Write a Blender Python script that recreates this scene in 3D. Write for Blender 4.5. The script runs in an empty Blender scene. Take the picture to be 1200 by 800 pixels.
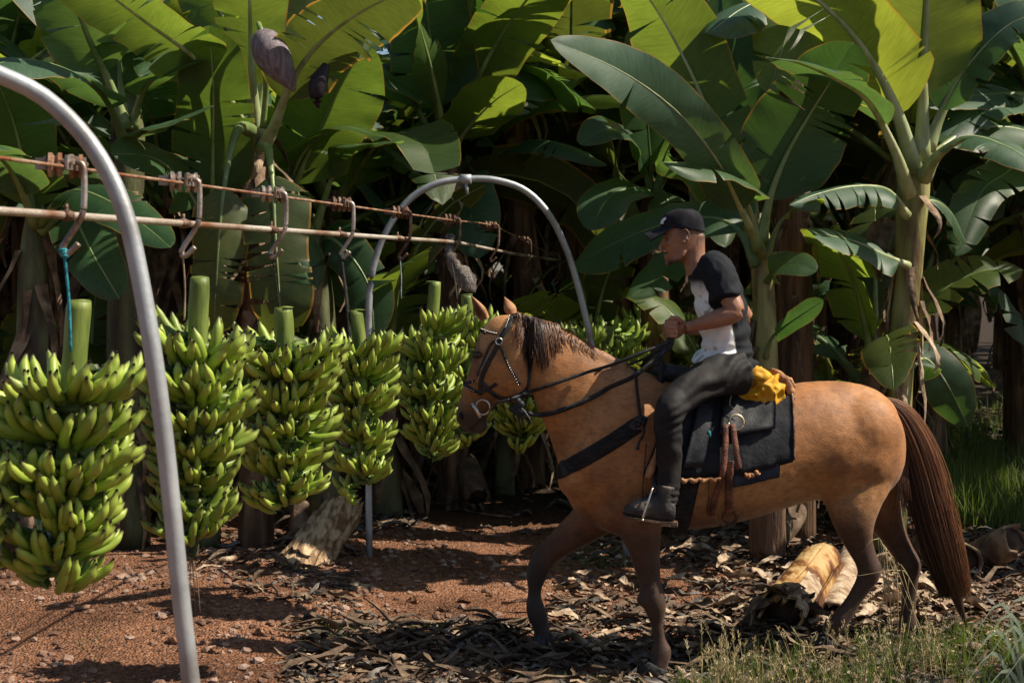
import bpy, math, random
import numpy as np
from mathutils import Vector, Matrix, noise
from mathutils.bvhtree import BVHTree
R=math.radians
F=1667.0; H=1.9; HY=309.0
sc=bpy.context.scene
COL=sc.collection
def P(px,py,D): return Vector(((px-600)/F*D, D, H-(py-HY)/F*D))
def proj(v): return (600+F*v[0]/v[1], HY+F*(H-v[2])/v[1])
def rnd(a,b): return random.uniform(a,b)
random.seed(7); np.random.seed(7)

# ---------------------------------------------------------------- camera, world, sun
cam=bpy.data.cameras.new('camera'); co=bpy.data.objects.new('camera',cam); COL.objects.link(co)
co.location=(0,0,H); co.rotation_euler=(R(90),0,0)
cam.sensor_width=36; cam.lens=36*F/1200; cam.shift_y=-(400-HY)/1200.0
cam.clip_start=0.05; cam.clip_end=2000
cam.dof.use_dof=True; cam.dof.focus_distance=6.6; cam.dof.aperture_fstop=6.3
sc.camera=co
SUN_AZ=R(-2)      # measured from +X (right) towards +Y (away)
SUN_EL=R(49)
w=bpy.data.worlds.new('World'); sc.world=w; w.use_nodes=True
nt=w.node_tree; sky=nt.nodes.new('ShaderNodeTexSky'); sky.sky_type='NISHITA'; sky.sun_disc=False
sky.sun_elevation=SUN_EL; sky.sun_rotation=math.pi/2-SUN_AZ
nt.links.new(sky.outputs[0],nt.nodes['Background'].inputs[0]); nt.nodes['Background'].inputs[1].default_value=0.066
sl=bpy.data.lights.new('sun','SUN'); sl.energy=5.0; sl.angle=R(0.5); sl.color=(1.0,0.90,0.74)
so=bpy.data.objects.new('sun',sl); COL.objects.link(so)
SD=Vector((math.cos(SUN_EL)*math.cos(SUN_AZ),math.cos(SUN_EL)*math.sin(SUN_AZ),math.sin(SUN_EL)))
so.rotation_euler=SD.to_track_quat('Z','Y').to_euler(); so.location=(8,3,12)
sc.view_settings.view_transform='Standard'; sc.view_settings.look='None'; sc.view_settings.gamma=1
sc.view_settings.exposure=0.78
sc.render.engine='CYCLES'
sc.cycles.max_bounces=8; sc.cycles.diffuse_bounces=6; sc.cycles.transparent_max_bounces=8; sc.cycles.diffuse_bounces=6; sc.cycles.use_denoising=True

# ---------------------------------------------------------------- materials
def newmat(name):
    m=bpy.data.materials.new(name); m.use_nodes=True
    nt=m.node_tree; nt.nodes.clear()
    return m,nt
def N(nt,t,**k):
    n=nt.nodes.new(t)
    for a,b in k.items():
        if a.startswith('i_'):
            n.inputs[int(a[2:]) if a[2:].isdigit() else a[2:].replace('_',' ')].default_value=b
        else: setattr(n,a,b)
    return n
def ramp(nt,stops):
    n=nt.nodes.new('ShaderNodeValToRGB'); e=n.color_ramp.elements
    while len(e)<len(stops): e.new(0.5)
    for k,(p,c) in enumerate(stops): e[k].position=p; e[k].color=tuple(c)+(1,)
    return n
def mat(name,c1,c2=None,c3=None,scale=8,rough=0.7,bump=0.3,bscale=None,metal=0,stretch=(1,1,1),coords='Object',detail=6,spec=0.3,dist=0.02,sheen=0,vcol=False,rand=0.0,lo=.35,hi=.65):
    m,nt=newmat(name); L=nt.links
    out=N(nt,'ShaderNodeOutputMaterial'); b=N(nt,'ShaderNodeBsdfPrincipled')
    L.new(b.outputs[0],out.inputs[0])
    tc=N(nt,'ShaderNodeTexCoord'); mp=N(nt,'ShaderNodeMapping'); mp.inputs['Scale'].default_value=stretch
    L.new(tc.outputs[coords],mp.inputs[0])
    n1=N(nt,'ShaderNodeTexNoise'); n1.inputs['Scale'].default_value=scale; n1.inputs['Detail'].default_value=detail
    L.new(mp.outputs[0],n1.inputs['Vector'])
    c2=c2 or c1; c3=c3 or c2
    r=ramp(nt,[(lo,c1),((lo+hi)/2,c2),(hi,c3)]); L.new(n1.outputs[0],r.inputs[0])
    colo=r.outputs[0]
    if vcol:
        at=N(nt,'ShaderNodeAttribute',attribute_name='Col')
        mx=N(nt,'ShaderNodeMix',data_type='RGBA',blend_type='MULTIPLY'); mx.inputs[0].default_value=1
        L.new(at.outputs['Color'],mx.inputs[6]); L.new(colo,mx.inputs[7]); colo=mx.outputs[2]
    if rand:
        oi=N(nt,'ShaderNodeObjectInfo'); hs=N(nt,'ShaderNodeHueSaturation')
        mr=N(nt,'ShaderNodeMapRange'); mr.inputs[3].default_value=1-rand; mr.inputs[4].default_value=1+rand
        L.new(oi.outputs['Random'],mr.inputs[0]); L.new(mr.outputs[0],hs.inputs['Value']); L.new(colo,hs.inputs['Color']); colo=hs.outputs[0]
    L.new(colo,b.inputs['Base Color'])
    b.inputs['Roughness'].default_value=rough; b.inputs['Metallic'].default_value=metal
    b.inputs['Specular IOR Level'].default_value=spec
    if sheen: b.inputs['Sheen Weight'].default_value=sheen
    if bump:
        n2=N(nt,'ShaderNodeTexNoise'); n2.inputs['Scale'].default_value=bscale or scale*5; n2.inputs['Detail'].default_value=5
        L.new(mp.outputs[0],n2.inputs['Vector'])
        bp=N(nt,'ShaderNodeBump'); bp.inputs['Strength'].default_value=bump; bp.inputs['Distance'].default_value=dist
        L.new(n2.outputs[0],bp.inputs['Height']); L.new(bp.outputs[0],b.inputs['Normal'])
    return m
def leafmat(name,top,top2,trans,edge=(.30,.17,.03),tfac=.4,rough=.36,edgew=.965,vein=.25):
    m,nt=newmat(name); L=nt.links
    out=N(nt,'ShaderNodeOutputMaterial'); b=N(nt,'ShaderNodeBsdfPrincipled'); t=N(nt,'ShaderNodeBsdfTranslucent')
    ms=N(nt,'ShaderNodeMixShader'); ms.inputs[0].default_value=tfac
    L.new(b.outputs[0],ms.inputs[1]); L.new(t.outputs[0],ms.inputs[2]); L.new(ms.outputs[0],out.inputs[0])
    uv=N(nt,'ShaderNodeUVMap'); sp=N(nt,'ShaderNodeSeparateXYZ'); L.new(uv.outputs[0],sp.inputs[0])
    # u: 0..1 across, v in metres along
    a=N(nt,'ShaderNodeMath',operation='SUBTRACT'); a.inputs[1].default_value=.5; L.new(sp.outputs[0],a.inputs[0])
    ab=N(nt,'ShaderNodeMath',operation='ABSOLUTE'); L.new(a.outputs[0],ab.inputs[0])
    e=N(nt,'ShaderNodeMath',operation='MULTIPLY'); e.inputs[1].default_value=2; L.new(ab.outputs[0],e.inputs[0])
    # veins run sideways, sweeping a little towards the tip
    vv=N(nt,'ShaderNodeMath',operation='MULTIPLY_ADD'); vv.inputs[1].default_value=-.10; L.new(e.outputs[0],vv.inputs[0]); L.new(sp.outputs[1],vv.inputs[2])
    cb=N(nt,'ShaderNodeCombineXYZ'); L.new(vv.outputs[0],cb.inputs[1])
    us=N(nt,'ShaderNodeMath',operation='MULTIPLY'); us.inputs[1].default_value=.10; L.new(sp.outputs[0],us.inputs[0]); L.new(us.outputs[0],cb.inputs[0])
    vn=N(nt,'ShaderNodeTexNoise'); vn.inputs['Scale'].default_value=55; vn.inputs['Detail'].default_value=3; L.new(cb.outputs[0],vn.inputs['Vector'])
    vw=N(nt,'ShaderNodeTexWave',bands_direction='Y'); vw.inputs['Scale'].default_value=55; vw.inputs['Distortion'].default_value=.6; L.new(cb.outputs[0],vw.inputs['Vector'])
    tc=N(nt,'ShaderNodeTexCoord'); bn=N(nt,'ShaderNodeTexNoise'); bn.inputs['Scale'].default_value=3.5; bn.inputs['Detail'].default_value=5; L.new(tc.outputs['Object'],bn.inputs['Vector'])
    mix0=N(nt,'ShaderNodeMath',operation='MULTIPLY_ADD'); mix0.inputs[1].default_value=.55; L.new(vn.outputs[0],mix0.inputs[0]); 
    hb=N(nt,'ShaderNodeMath',operation='MULTIPLY'); hb.inputs[1].default_value=.5; L.new(bn.outputs[0],hb.inputs[0]); L.new(hb.outputs[0],mix0.inputs[2])
    r=ramp(nt,[(.40,top),(.66,top2)]); L.new(mix0.outputs[0],r.inputs[0])
    r2=ramp(nt,[(.40,tuple(x*.72 for x in trans)),(.64,trans)]); L.new(mix0.outputs[0],r2.inputs[0])
    en=N(nt,'ShaderNodeTexNoise'); en.inputs['Scale'].default_value=7; en.inputs['Detail'].default_value=4; L.new(tc.outputs['Object'],en.inputs['Vector'])
    ee=N(nt,'ShaderNodeMath',operation='MULTIPLY_ADD'); ee.inputs[1].default_value=.10; L.new(en.outputs[0],ee.inputs[0]); L.new(e.outputs[0],ee.inputs[2])
    er=N(nt,'ShaderNodeMapRange'); er.inputs[1].default_value=edgew+.045; er.inputs[2].default_value=edgew+.085; L.new(ee.outputs[0],er.inputs[0])
    oi=N(nt,'ShaderNodeObjectInfo'); hs=N(nt,'ShaderNodeHueSaturation'); hs2=N(nt,'ShaderNodeHueSaturation')
    mr=N(nt,'ShaderNodeMapRange'); mr.inputs[3].default_value=.78; mr.inputs[4].default_value=1.25; L.new(oi.outputs['Random'],mr.inputs[0])
    mh=N(nt,'ShaderNodeMapRange'); mh.inputs[3].default_value=.515; mh.inputs[4].default_value=.485; L.new(oi.outputs['Random'],mh.inputs[0])
    for h,src in ((hs,r),(hs2,r2)):
        L.new(mr.outputs[0],h.inputs['Value']); L.new(mh.outputs[0],h.inputs['Hue']); L.new(src.outputs[0],h.inputs['Color'])
    m1=N(nt,'ShaderNodeMix',data_type='RGBA'); L.new(er.outputs[0],m1.inputs[0]); L.new(hs.outputs[0],m1.inputs[6]); m1.inputs[7].default_value=edge+(1,)
    m2=N(nt,'ShaderNodeMix',data_type='RGBA'); L.new(er.outputs[0],m2.inputs[0]); L.new(hs2.outputs[0],m2.inputs[6]); m2.inputs[7].default_value=tuple(min(1,x*1.3) for x in edge)+(1,)
    L.new(m1.outputs[2],b.inputs['Base Color']); L.new(m2.outputs[2],t.inputs['Color'])
    rr=N(nt,'ShaderNodeMapRange'); rr.inputs[3].default_value=rough-.08; rr.inputs[4].default_value=rough+.16; L.new(bn.outputs[0],rr.inputs[0]); L.new(rr.outputs[0],b.inputs['Roughness'])
    b.inputs['Specular IOR Level'].default_value=.5
    hadd=N(nt,'ShaderNodeMath',operation='MULTIPLY_ADD'); hadd.inputs[1].default_value=.6; L.new(vn.outputs[0],hadd.inputs[0]); L.new(vw.outputs['Fac'],hadd.inputs[2])
    bp=N(nt,'ShaderNodeBump'); bp.inputs['Strength'].default_value=vein; bp.inputs['Distance'].default_value=.010
    L.new(hadd.outputs[0],bp.inputs['Height']); L.new(bp.outputs[0],b.inputs['Normal']); L.new(bp.outputs[0],t.inputs['Normal'])
    return m

# ---------------------------------------------------------------- mesh helpers
class MB:
    def __init__(s): s.v=[]; s.f=[]; s.uv=[]; s.mi=[]
    def add(s,v,f,uv=None,mi=0):
        o=len(s.v); s.v+=[tuple(x) for x in v]; s.f+=[tuple(i+o for i in q) for q in f]
        s.uv+=list(uv) if uv is not None else [(0,0)]*len(v); s.mi+=[mi]*len(f); return s
    def mesh(s,name,mats,smooth=True):
        me=bpy.data.meshes.new(name); me.from_pydata(s.v,[],s.f); me.update()
        for m in (mats if isinstance(mats,(list,tuple)) else [mats]): me.materials.append(m)
        uvl=me.uv_layers.new(name='UVMap'); n=len(me.loops); vi=np.empty(n,dtype=np.int32); me.loops.foreach_get('vertex_index',vi)
        uvl.data.foreach_set('uv',np.array(s.uv,dtype=np.float32)[vi].ravel())
        if smooth: me.polygons.foreach_set('use_smooth',[True]*len(me.polygons))
        if any(s.mi): me.polygons.foreach_set('material_index',s.mi)
        return me
    def build(s,name,mats,parent=None,smooth=True):
        return link(name,s.mesh(name,mats,smooth),parent)
def link(name,me,parent=None):
    o=bpy.data.objects.new(name,me); COL.objects.link(o)
    if parent is not None:
        o.parent=parent
        o.matrix_parent_inverse=Matrix.Translation(-Vector(parent.get('_w',(0,0,0))))
    return o
def tag(o,label,cat,group=None,kind=None):
    if label: o['label']=label
    if cat: o['category']=cat
    if group: o['group']=group
    if kind: o['kind']=kind
    return o
def thing(name,loc,label,cat,group=None):
    o=bpy.data.objects.new(name,None); COL.objects.link(o); o.location=loc; o.empty_display_size=.1
    o['_w']=tuple(loc)
    return tag(o,label,cat,group)
def cr(pts,n):
    """Catmull-Rom resample (numpy rows, any dimension) evenly by parameter"""
    p=np.array([list(q) for q in pts],float)
    if len(p)==2:
        t=np.linspace(0,1,n)[:,None]; return p[0]*(1-t)+p[1]*t
    q=np.vstack([2*p[0]-p[1],p,2*p[-1]-p[-2]])
    d=np.r_[0,np.cumsum(np.linalg.norm(np.diff(p[:,:3],axis=0),axis=1)+1e-6)]; d/=d[-1]
    out=[]
    for t in np.linspace(0,1,n):
        k=min(len(p)-2,int(np.searchsorted(d,t,side='right')-1)); k=max(k,0)
        u=(t-d[k])/(d[k+1]-d[k]); a,b,c,e=q[k],q[k+1],q[k+2],q[k+3]
        out.append(.5*((2*b)+(-a+c)*u+(2*a-5*b+4*c-e)*u*u+(-a+3*b-3*c+e)*u**3))
    return np.array(out)
def tube(mb,pts,rad,n=8,res=None,ry=None,up=(0,0,1),cap=True,mi=0):
    """round (or elliptic: ry along 'up') tube through pts with radius list"""
    pts=[list(p) for p in pts]
    if not hasattr(rad,'__len__'): rad=[rad]*len(pts)
    if ry is None: ry=rad
    elif not hasattr(ry,'__len__'): ry=[ry]*len(pts)
    a=np.array([p+[r,q] for p,r,q in zip(pts,rad,ry)],float)
    if res: a=cr(a,res)
    c=a[:,:3]; T=np.gradient(c,axis=0); T/=np.linalg.norm(T,axis=1)[:,None]+1e-9
    up=np.array(up,float); S=None; v=[];uv=[];L=0
    ang=np.linspace(0,2*math.pi,n,endpoint=False)
    for i in range(len(c)):
        u=up-T[i]*up.dot(T[i])
        if np.linalg.norm(u)<.15:
            alt=np.array((1.,0,0)) if abs(T[i][0])<.8 else np.array((0,1.,0)); u=alt-T[i]*alt.dot(T[i])
            if S is not None:
                u=np.cross(S,T[i])
        u/=np.linalg.norm(u); S=np.cross(T[i],u); 
        if i: L+=np.linalg.norm(c[i]-c[i-1])
        for k,g in enumerate(ang):
            v.append(c[i]+S*math.cos(g)*a[i,3]+u*math.sin(g)*a[i,4]); uv.append((k/n,L))
    f=[(i*n+k,i*n+(k+1)%n,(i+1)*n+(k+1)%n,(i+1)*n+k) for i in range(len(c)-1) for k in range(n)]
    if cap: f.append(tuple(range(n))[::-1]); f.append(tuple((len(c)-1)*n+k for k in range(n)))
    return mb.add(v,f,uv,mi)
def loft(mb,st,n=24,res=None,egg=0.0,mi=0):
    """st rows: T(3) B(3) lateral(3)*w ; ring=c+cos*a+sin*lat"""
    a=np.array([list(s[0])+list(s[1])+list(s[2]) for s in st],float)
    if res: a=cr(a,res)
    v=[];uv=[]
    for i,r in enumerate(a):
        c=(r[:3]+r[3:6])/2; h=(r[:3]-r[3:6])/2; l=r[6:9]
        for k in range(n):
            g=2*math.pi*k/n; wv=1-egg*math.cos(g)
            v.append(c+h*math.cos(g)+l*math.sin(g)*wv); uv.append((k/n,i))
    m=len(a)
    f=[(i*n+k,(i+1)*n+k,(i+1)*n+(k+1)%n,i*n+(k+1)%n) for i in range(m-1) for k in range(n)]
    f.append(tuple(range(n))); f.append(tuple((m-1)*n+k for k in range(n))[::-1])
    return mb.add(v,f,uv,mi)
def ball(mb,c,r,rx=None,n=12,rot=None):
    """ellipsoid with radii tuple r at c"""
    if not hasattr(r,'__len__'): r=(r,r,r)
    v=[];f=[];m=n*2
    for i in range(1,n):
        th=math.pi*i/n
        for k in range(m):
            ph=2*math.pi*k/m; q=Vector((math.sin(th)*math.cos(ph)*r[0],math.sin(th)*math.sin(ph)*r[1],math.cos(th)*r[2]))
            if rot: q=rot@q
            v.append(q+Vector(c))
    t=Vector((0,0,r[2])); b=Vector((0,0,-r[2]))
    if rot: t=rot@t; b=rot@b
    v.append(t+Vector(c)); v.append(b+Vector(c))
    for i in range(n-2):
        for k in range(m): f.append((i*m+k,(i+1)*m+k,(i+1)*m+(k+1)%m,i*m+(k+1)%m))
    for k in range(m): f.append((len(v)-2,k,(k+1)%m)); f.append((len(v)-1,(n-2)*m+(k+1)%m,(n-2)*m+k))
    return mb.add(v,f)
def union(mb,name,mats,voxel,smooth=6,factor=.5,parent=None,post=None):
    me=mb.mesh('tmp',mats); o=bpy.data.objects.new('tmp',me); COL.objects.link(o)
    m=o.modifiers.new('r','REMESH'); m.mode='VOXEL'; m.voxel_size=voxel; m.use_smooth_shade=True
    s=o.modifiers.new('s','SMOOTH'); s.iterations=smooth; s.factor=factor
    bpy.context.view_layer.update()
    dg=bpy.context.evaluated_depsgraph_get(); ne=bpy.data.meshes.new_from_object(o.evaluated_get(dg)); ne.name=name
    bpy.data.objects.remove(o)
    if post: post(ne)
    ne.polygons.foreach_set('use_smooth',[True]*len(ne.polygons)); ne.update()
    ne.materials.clear()
    for q in (mats if isinstance(mats,(list,tuple)) else [mats]): ne.materials.append(q)
    return link(name,ne,parent)
def vcolor(me,fn):
    n=len(me.vertices); c=np.empty(n*3,dtype=np.float32); me.vertices.foreach_get('co',c); c=c.reshape(-1,3)
    px=600+F*c[:,0]/c[:,1]; py=HY+F*(H-c[:,2])/c[:,1]
    col=fn(px,py,c); a=me.color_attributes.new('Col','FLOAT_COLOR','POINT')
    a.data.foreach_set('color',np.c_[col,np.ones(n)].astype(np.float32).ravel())
def displace(me,fn):
    me.update(); n=len(me.vertices); c=np.empty(n*3,dtype=np.float32); me.vertices.foreach_get('co',c); c=c.reshape(-1,3)
    nn=np.empty(n*3,dtype=np.float32); me.vertex_normals.foreach_get('vector',nn); nn=nn.reshape(-1,3)
    d=fn(c,nn); c+=nn*d[:,None]; me.vertices.foreach_set('co',c.ravel()); me.update()
def nz(c,s,off=0): return np.array([noise.noise(Vector((x*s[0]+off,y*s[1],z*s[2]))) for x,y,z in c])
def sstep(x,a,b):
    t=np.clip((x-a)/(b-a),0,1); return t*t*(3-2*t)
def ribbon(mb,pts,nrm,width,thick=.006,res=None,mi=0):
    """flat strap: pts, surface normals, width"""
    a=np.array([list(p)+list(q) for p,q in zip(pts,nrm)],float)
    if res: a=cr(a,res)
    c=a[:,:3]; n_=a[:,3:]; T=np.gradient(c,axis=0); v=[];uv=[];L=0
    for i in range(len(c)):
        t=T[i]/(np.linalg.norm(T[i])+1e-9); m=n_[i]-t*n_[i].dot(t); m/=np.linalg.norm(m)+1e-9; s=np.cross(t,m)
        wd=width[0]+(width[1]-width[0])*i/(len(c)-1) if hasattr(width,'__len__') else width
        if i: L+=np.linalg.norm(c[i]-c[i-1])
        for (a1,b1) in ((-.5,0),(-.42,1),(.42,1),(.5,0),(.5,-1),(-.5,-1)):
            v.append(c[i]+s*a1*wd+m*(b1*thick)); uv.append((a1+.5,L))
    k6=6
    f=[(i*k6+k,i*k6+(k+1)%k6,(i+1)*k6+(k+1)%k6,(i+1)*k6+k) for i in range(len(c)-1) for k in range(k6)]
    f.append(tuple(range(6))[::-1]); f.append(tuple((len(c)-1)*6+k for k in range(6)))
    return mb.add(v,f,uv,mi)
def braid(mb,pts,r,res=60,turns=30,strands=3):
    a=cr(pts,res); T=np.gradient(a,axis=0); T/=np.linalg.norm(T,axis=1)[:,None]+1e-9
    S=np.cross(T,np.array((0,0,1.))); S/=np.linalg.norm(S,axis=1)[:,None]+1e-9; U=np.cross(S,T)
    for k in range(strands):
        g=np.linspace(0,turns*2*math.pi,res)+k*2*math.pi/strands
        q=a+S*(np.cos(g)*r*.55)[:,None]+U*(np.sin(g)*r*.55)[:,None]
        tube(mb,q,r*.62,n=6)
    return mb
# ---------------------------------------------------------------- material set
M={}
M['leaf_dark']=leafmat('banana_leaf_dark',(.026,.066,.024),(.048,.108,.040),(.15,.28,.04),tfac=.42)
M['leaf_blue']=leafmat('banana_leaf_bluish',(.030,.076,.038),(.058,.122,.062),(.14,.26,.05),tfac=.34,rough=.42)
M['leaf_lime']=leafmat('banana_leaf_lime',(.040,.080,.014),(.075,.120,.022),(.33,.42,.04),tfac=.50,edge=(.34,.20,.03))
M['leaf_worn']=leafmat('banana_leaf_yellowing',(.04,.075,.018),(.10,.12,.025),(.14,.17,.022),tfac=.42,edge=(.36,.19,.03),edgew=.93)
M['leaf_mid']=leafmat('banana_leaf_green',(.034,.078,.016),(.066,.120,.026),(.19,.29,.03),tfac=.48,edge=(.26,.15,.03))
M['rib_pale']=mat('pale_leaf_stalk',(.17,.21,.08),(.26,.30,.13),(.34,.37,.20),scale=5,rough=.42,bump=.2,stretch=(2,2,.6),spec=.5)
M['rib']=mat('leaf_midrib',(.10,.16,.045),(.16,.21,.07),(.22,.25,.10),scale=6,rough=.42,bump=.15,spec=.5,rand=.15)
M['rib_dark']=mat('leaf_midrib_dark',(.06,.11,.035),(.09,.14,.045),(.13,.16,.06),scale=6,rough=.5,bump=.15,rand=.2)
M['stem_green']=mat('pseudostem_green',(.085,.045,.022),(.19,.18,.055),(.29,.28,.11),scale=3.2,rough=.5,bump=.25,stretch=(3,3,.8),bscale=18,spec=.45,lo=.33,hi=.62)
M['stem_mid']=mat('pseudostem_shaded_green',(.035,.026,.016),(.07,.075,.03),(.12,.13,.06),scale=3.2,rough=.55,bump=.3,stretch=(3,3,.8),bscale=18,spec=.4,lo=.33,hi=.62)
M['stem_brown']=mat('pseudostem_brown',(.04,.022,.013),(.11,.058,.030),(.20,.12,.07),scale=3,rough=.75,bump=.8,stretch=(5,5,.6),bscale=14)
M['dry']=mat('dry_leaf',(.05,.033,.022),(.13,.085,.055),(.24,.17,.11),scale=9,rough=.85,bump=.6,bscale=30,rand=.25)
M['dry_pale']=mat('dry_sheath_pale',(.16,.10,.06),(.32,.23,.15),(.46,.37,.27),scale=5,rough=.75,bump=.5,stretch=(4,4,1),bscale=20)
M['bract_grey']=mat('old_bract_grey',(.07,.055,.045),(.15,.125,.11),(.24,.21,.19),scale=9,rough=.75,bump=.8,bscale=30,stretch=(4,4,1))
M['bract']=mat('flower_bract',(.12,.085,.09),(.17,.14,.15),(.24,.21,.22),scale=8,rough=.55,bump=.5,stretch=(5,5,1))
M['steel']=mat('galvanised_pipe',(.20,.185,.17),(.33,.35,.36),(.42,.44,.45),scale=4,rough=.5,bump=.12,metal=.55,spec=.5)
M['rail']=mat('rail_worn_steel',(.22,.10,.05),(.42,.35,.28),(.55,.50,.44),scale=3.5,rough=.5,bump=.3,metal=.55,stretch=(1,1,1),bscale=60)
M['rust']=mat('rusty_wire',(.20,.07,.03),(.24,.13,.075),(.36,.26,.19),scale=12,rough=.6,bump=.4,metal=.4)
M['rustdark']=mat('rusty_steel_dark',(.06,.03,.02),(.13,.075,.05),(.22,.15,.11),scale=20,rough=.6,bump=.4,metal=.5)
M['hook']=mat('hook_steel',(.17,.12,.09),(.30,.24,.20),(.42,.37,.33),scale=10,rough=.42,bump=.2,metal=.7)
M['rope_teal']=mat('teal_rope',(.005,.10,.14),(.01,.20,.26),(.05,.30,.36),scale=60,rough=.7,bump=.6)
M['rope_dark']=mat('dark_rope',(.01,.012,.012),(.025,.03,.028),(.05,.05,.045),scale=60,rough=.8,bump=.6)
M['rope_grey']=mat('grey_rope',(.10,.14,.13),(.18,.24,.22),(.30,.34,.32),scale=60,rough=.8,bump=.6)
M['soil']=None
def soilmat():
    m,nt=newmat('red_soil'); L=nt.links
    out=N(nt,'ShaderNodeOutputMaterial'); b=N(nt,'ShaderNodeBsdfPrincipled'); L.new(b.outputs[0],out.inputs[0])
    g=N(nt,'ShaderNodeNewGeometry'); 
    n1=N(nt,'ShaderNodeTexNoise'); n1.inputs['Scale'].default_value=1.1; n1.inputs['Detail'].default_value=8; L.new(g.outputs['Position'],n1.inputs['Vector'])
    n2=N(nt,'ShaderNodeTexNoise'); n2.inputs['Scale'].default_value=38; n2.inputs['Detail'].default_value=6; L.new(g.outputs['Position'],n2.inputs['Vector'])
    vo=N(nt,'ShaderNodeTexVoronoi'); vo.inputs['Scale'].default_value=70; L.new(g.outputs['Position'],vo.inputs['Vector'])
    ma=N(nt,'ShaderNodeMath',operation='MULTIPLY_ADD'); ma.inputs[1].default_value=.5; L.new(n2.outputs[0],ma.inputs[0])
    mb_=N(nt,'ShaderNodeMath',operation='MULTIPLY'); mb_.inputs[1].default_value=.5; L.new(n1.outputs[0],mb_.inputs[0]); L.new(mb_.outputs[0],ma.inputs[2])
    r=ramp(nt,[(.36,(.068,.034,.020)),(.5,(.185,.090,.050)),(.66,(.34,.18,.11))]); L.new(ma.outputs[0],r.inputs[0])
    rc=ramp(nt,[(.0,(.55,.55,.55)),(1,(1.35,1.25,1.2))]); L.new(vo.outputs['Color'],rc.inputs[0])
    mx=N(nt,'ShaderNodeMix',data_type='RGBA',blend_type='MULTIPLY'); mx.inputs[0].default_value=.8; L.new(r.outputs[0],mx.inputs[6]); L.new(rc.outputs[0],mx.inputs[7])
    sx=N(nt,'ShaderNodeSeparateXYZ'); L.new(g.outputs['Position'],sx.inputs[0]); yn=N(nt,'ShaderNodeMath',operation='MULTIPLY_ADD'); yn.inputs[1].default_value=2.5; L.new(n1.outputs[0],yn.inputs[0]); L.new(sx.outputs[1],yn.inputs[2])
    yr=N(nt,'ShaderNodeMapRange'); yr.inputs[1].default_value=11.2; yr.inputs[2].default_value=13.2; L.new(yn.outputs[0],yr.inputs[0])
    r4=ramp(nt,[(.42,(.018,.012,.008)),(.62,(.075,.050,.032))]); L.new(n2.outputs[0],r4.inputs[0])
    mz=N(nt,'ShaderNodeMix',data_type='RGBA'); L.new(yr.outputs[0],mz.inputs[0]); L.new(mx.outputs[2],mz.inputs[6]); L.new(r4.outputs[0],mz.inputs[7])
    L.new(mz.outputs[2],b.inputs['Base Color']); b.inputs['Roughness'].default_value=.95; b.inputs['Specular IOR Level'].default_value=.15
    ad=N(nt,'ShaderNodeMath',operation='SUBTRACT'); L.new(n2.outputs[0],ad.inputs[0]); L.new(vo.outputs['Distance'],ad.inputs[1])
    bp=N(nt,'ShaderNodeBump'); bp.inputs['Strength'].default_value=.9; bp.inputs['Distance'].default_value=.02; L.new(ad.outputs[0],bp.inputs['Height']); L.new(bp.outputs[0],b.inputs['Normal'])
    return m
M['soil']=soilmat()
M['stone']=mat('stones',(.09,.045,.028),(.19,.105,.07),(.31,.22,.17),scale=6,rough=.9,bump=.5,bscale=60)
M['grass']=leafmat('grass_blades',(.05,.09,.018),(.11,.15,.035),(.16,.24,.03),tfac=.4,edge=(.08,.12,.02),rough=.5,edgew=1.2)
M['grass_pale']=leafmat('pale_grass_blades',(.22,.32,.22),(.40,.48,.36),(.22,.32,.10),tfac=.3,edge=(.3,.3,.2),rough=.35,edgew=1.2)
M['straw']=mat('straw',(.20,.15,.06),(.34,.27,.13),(.46,.38,.22),scale=20,rough=.7,bump=0)
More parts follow.
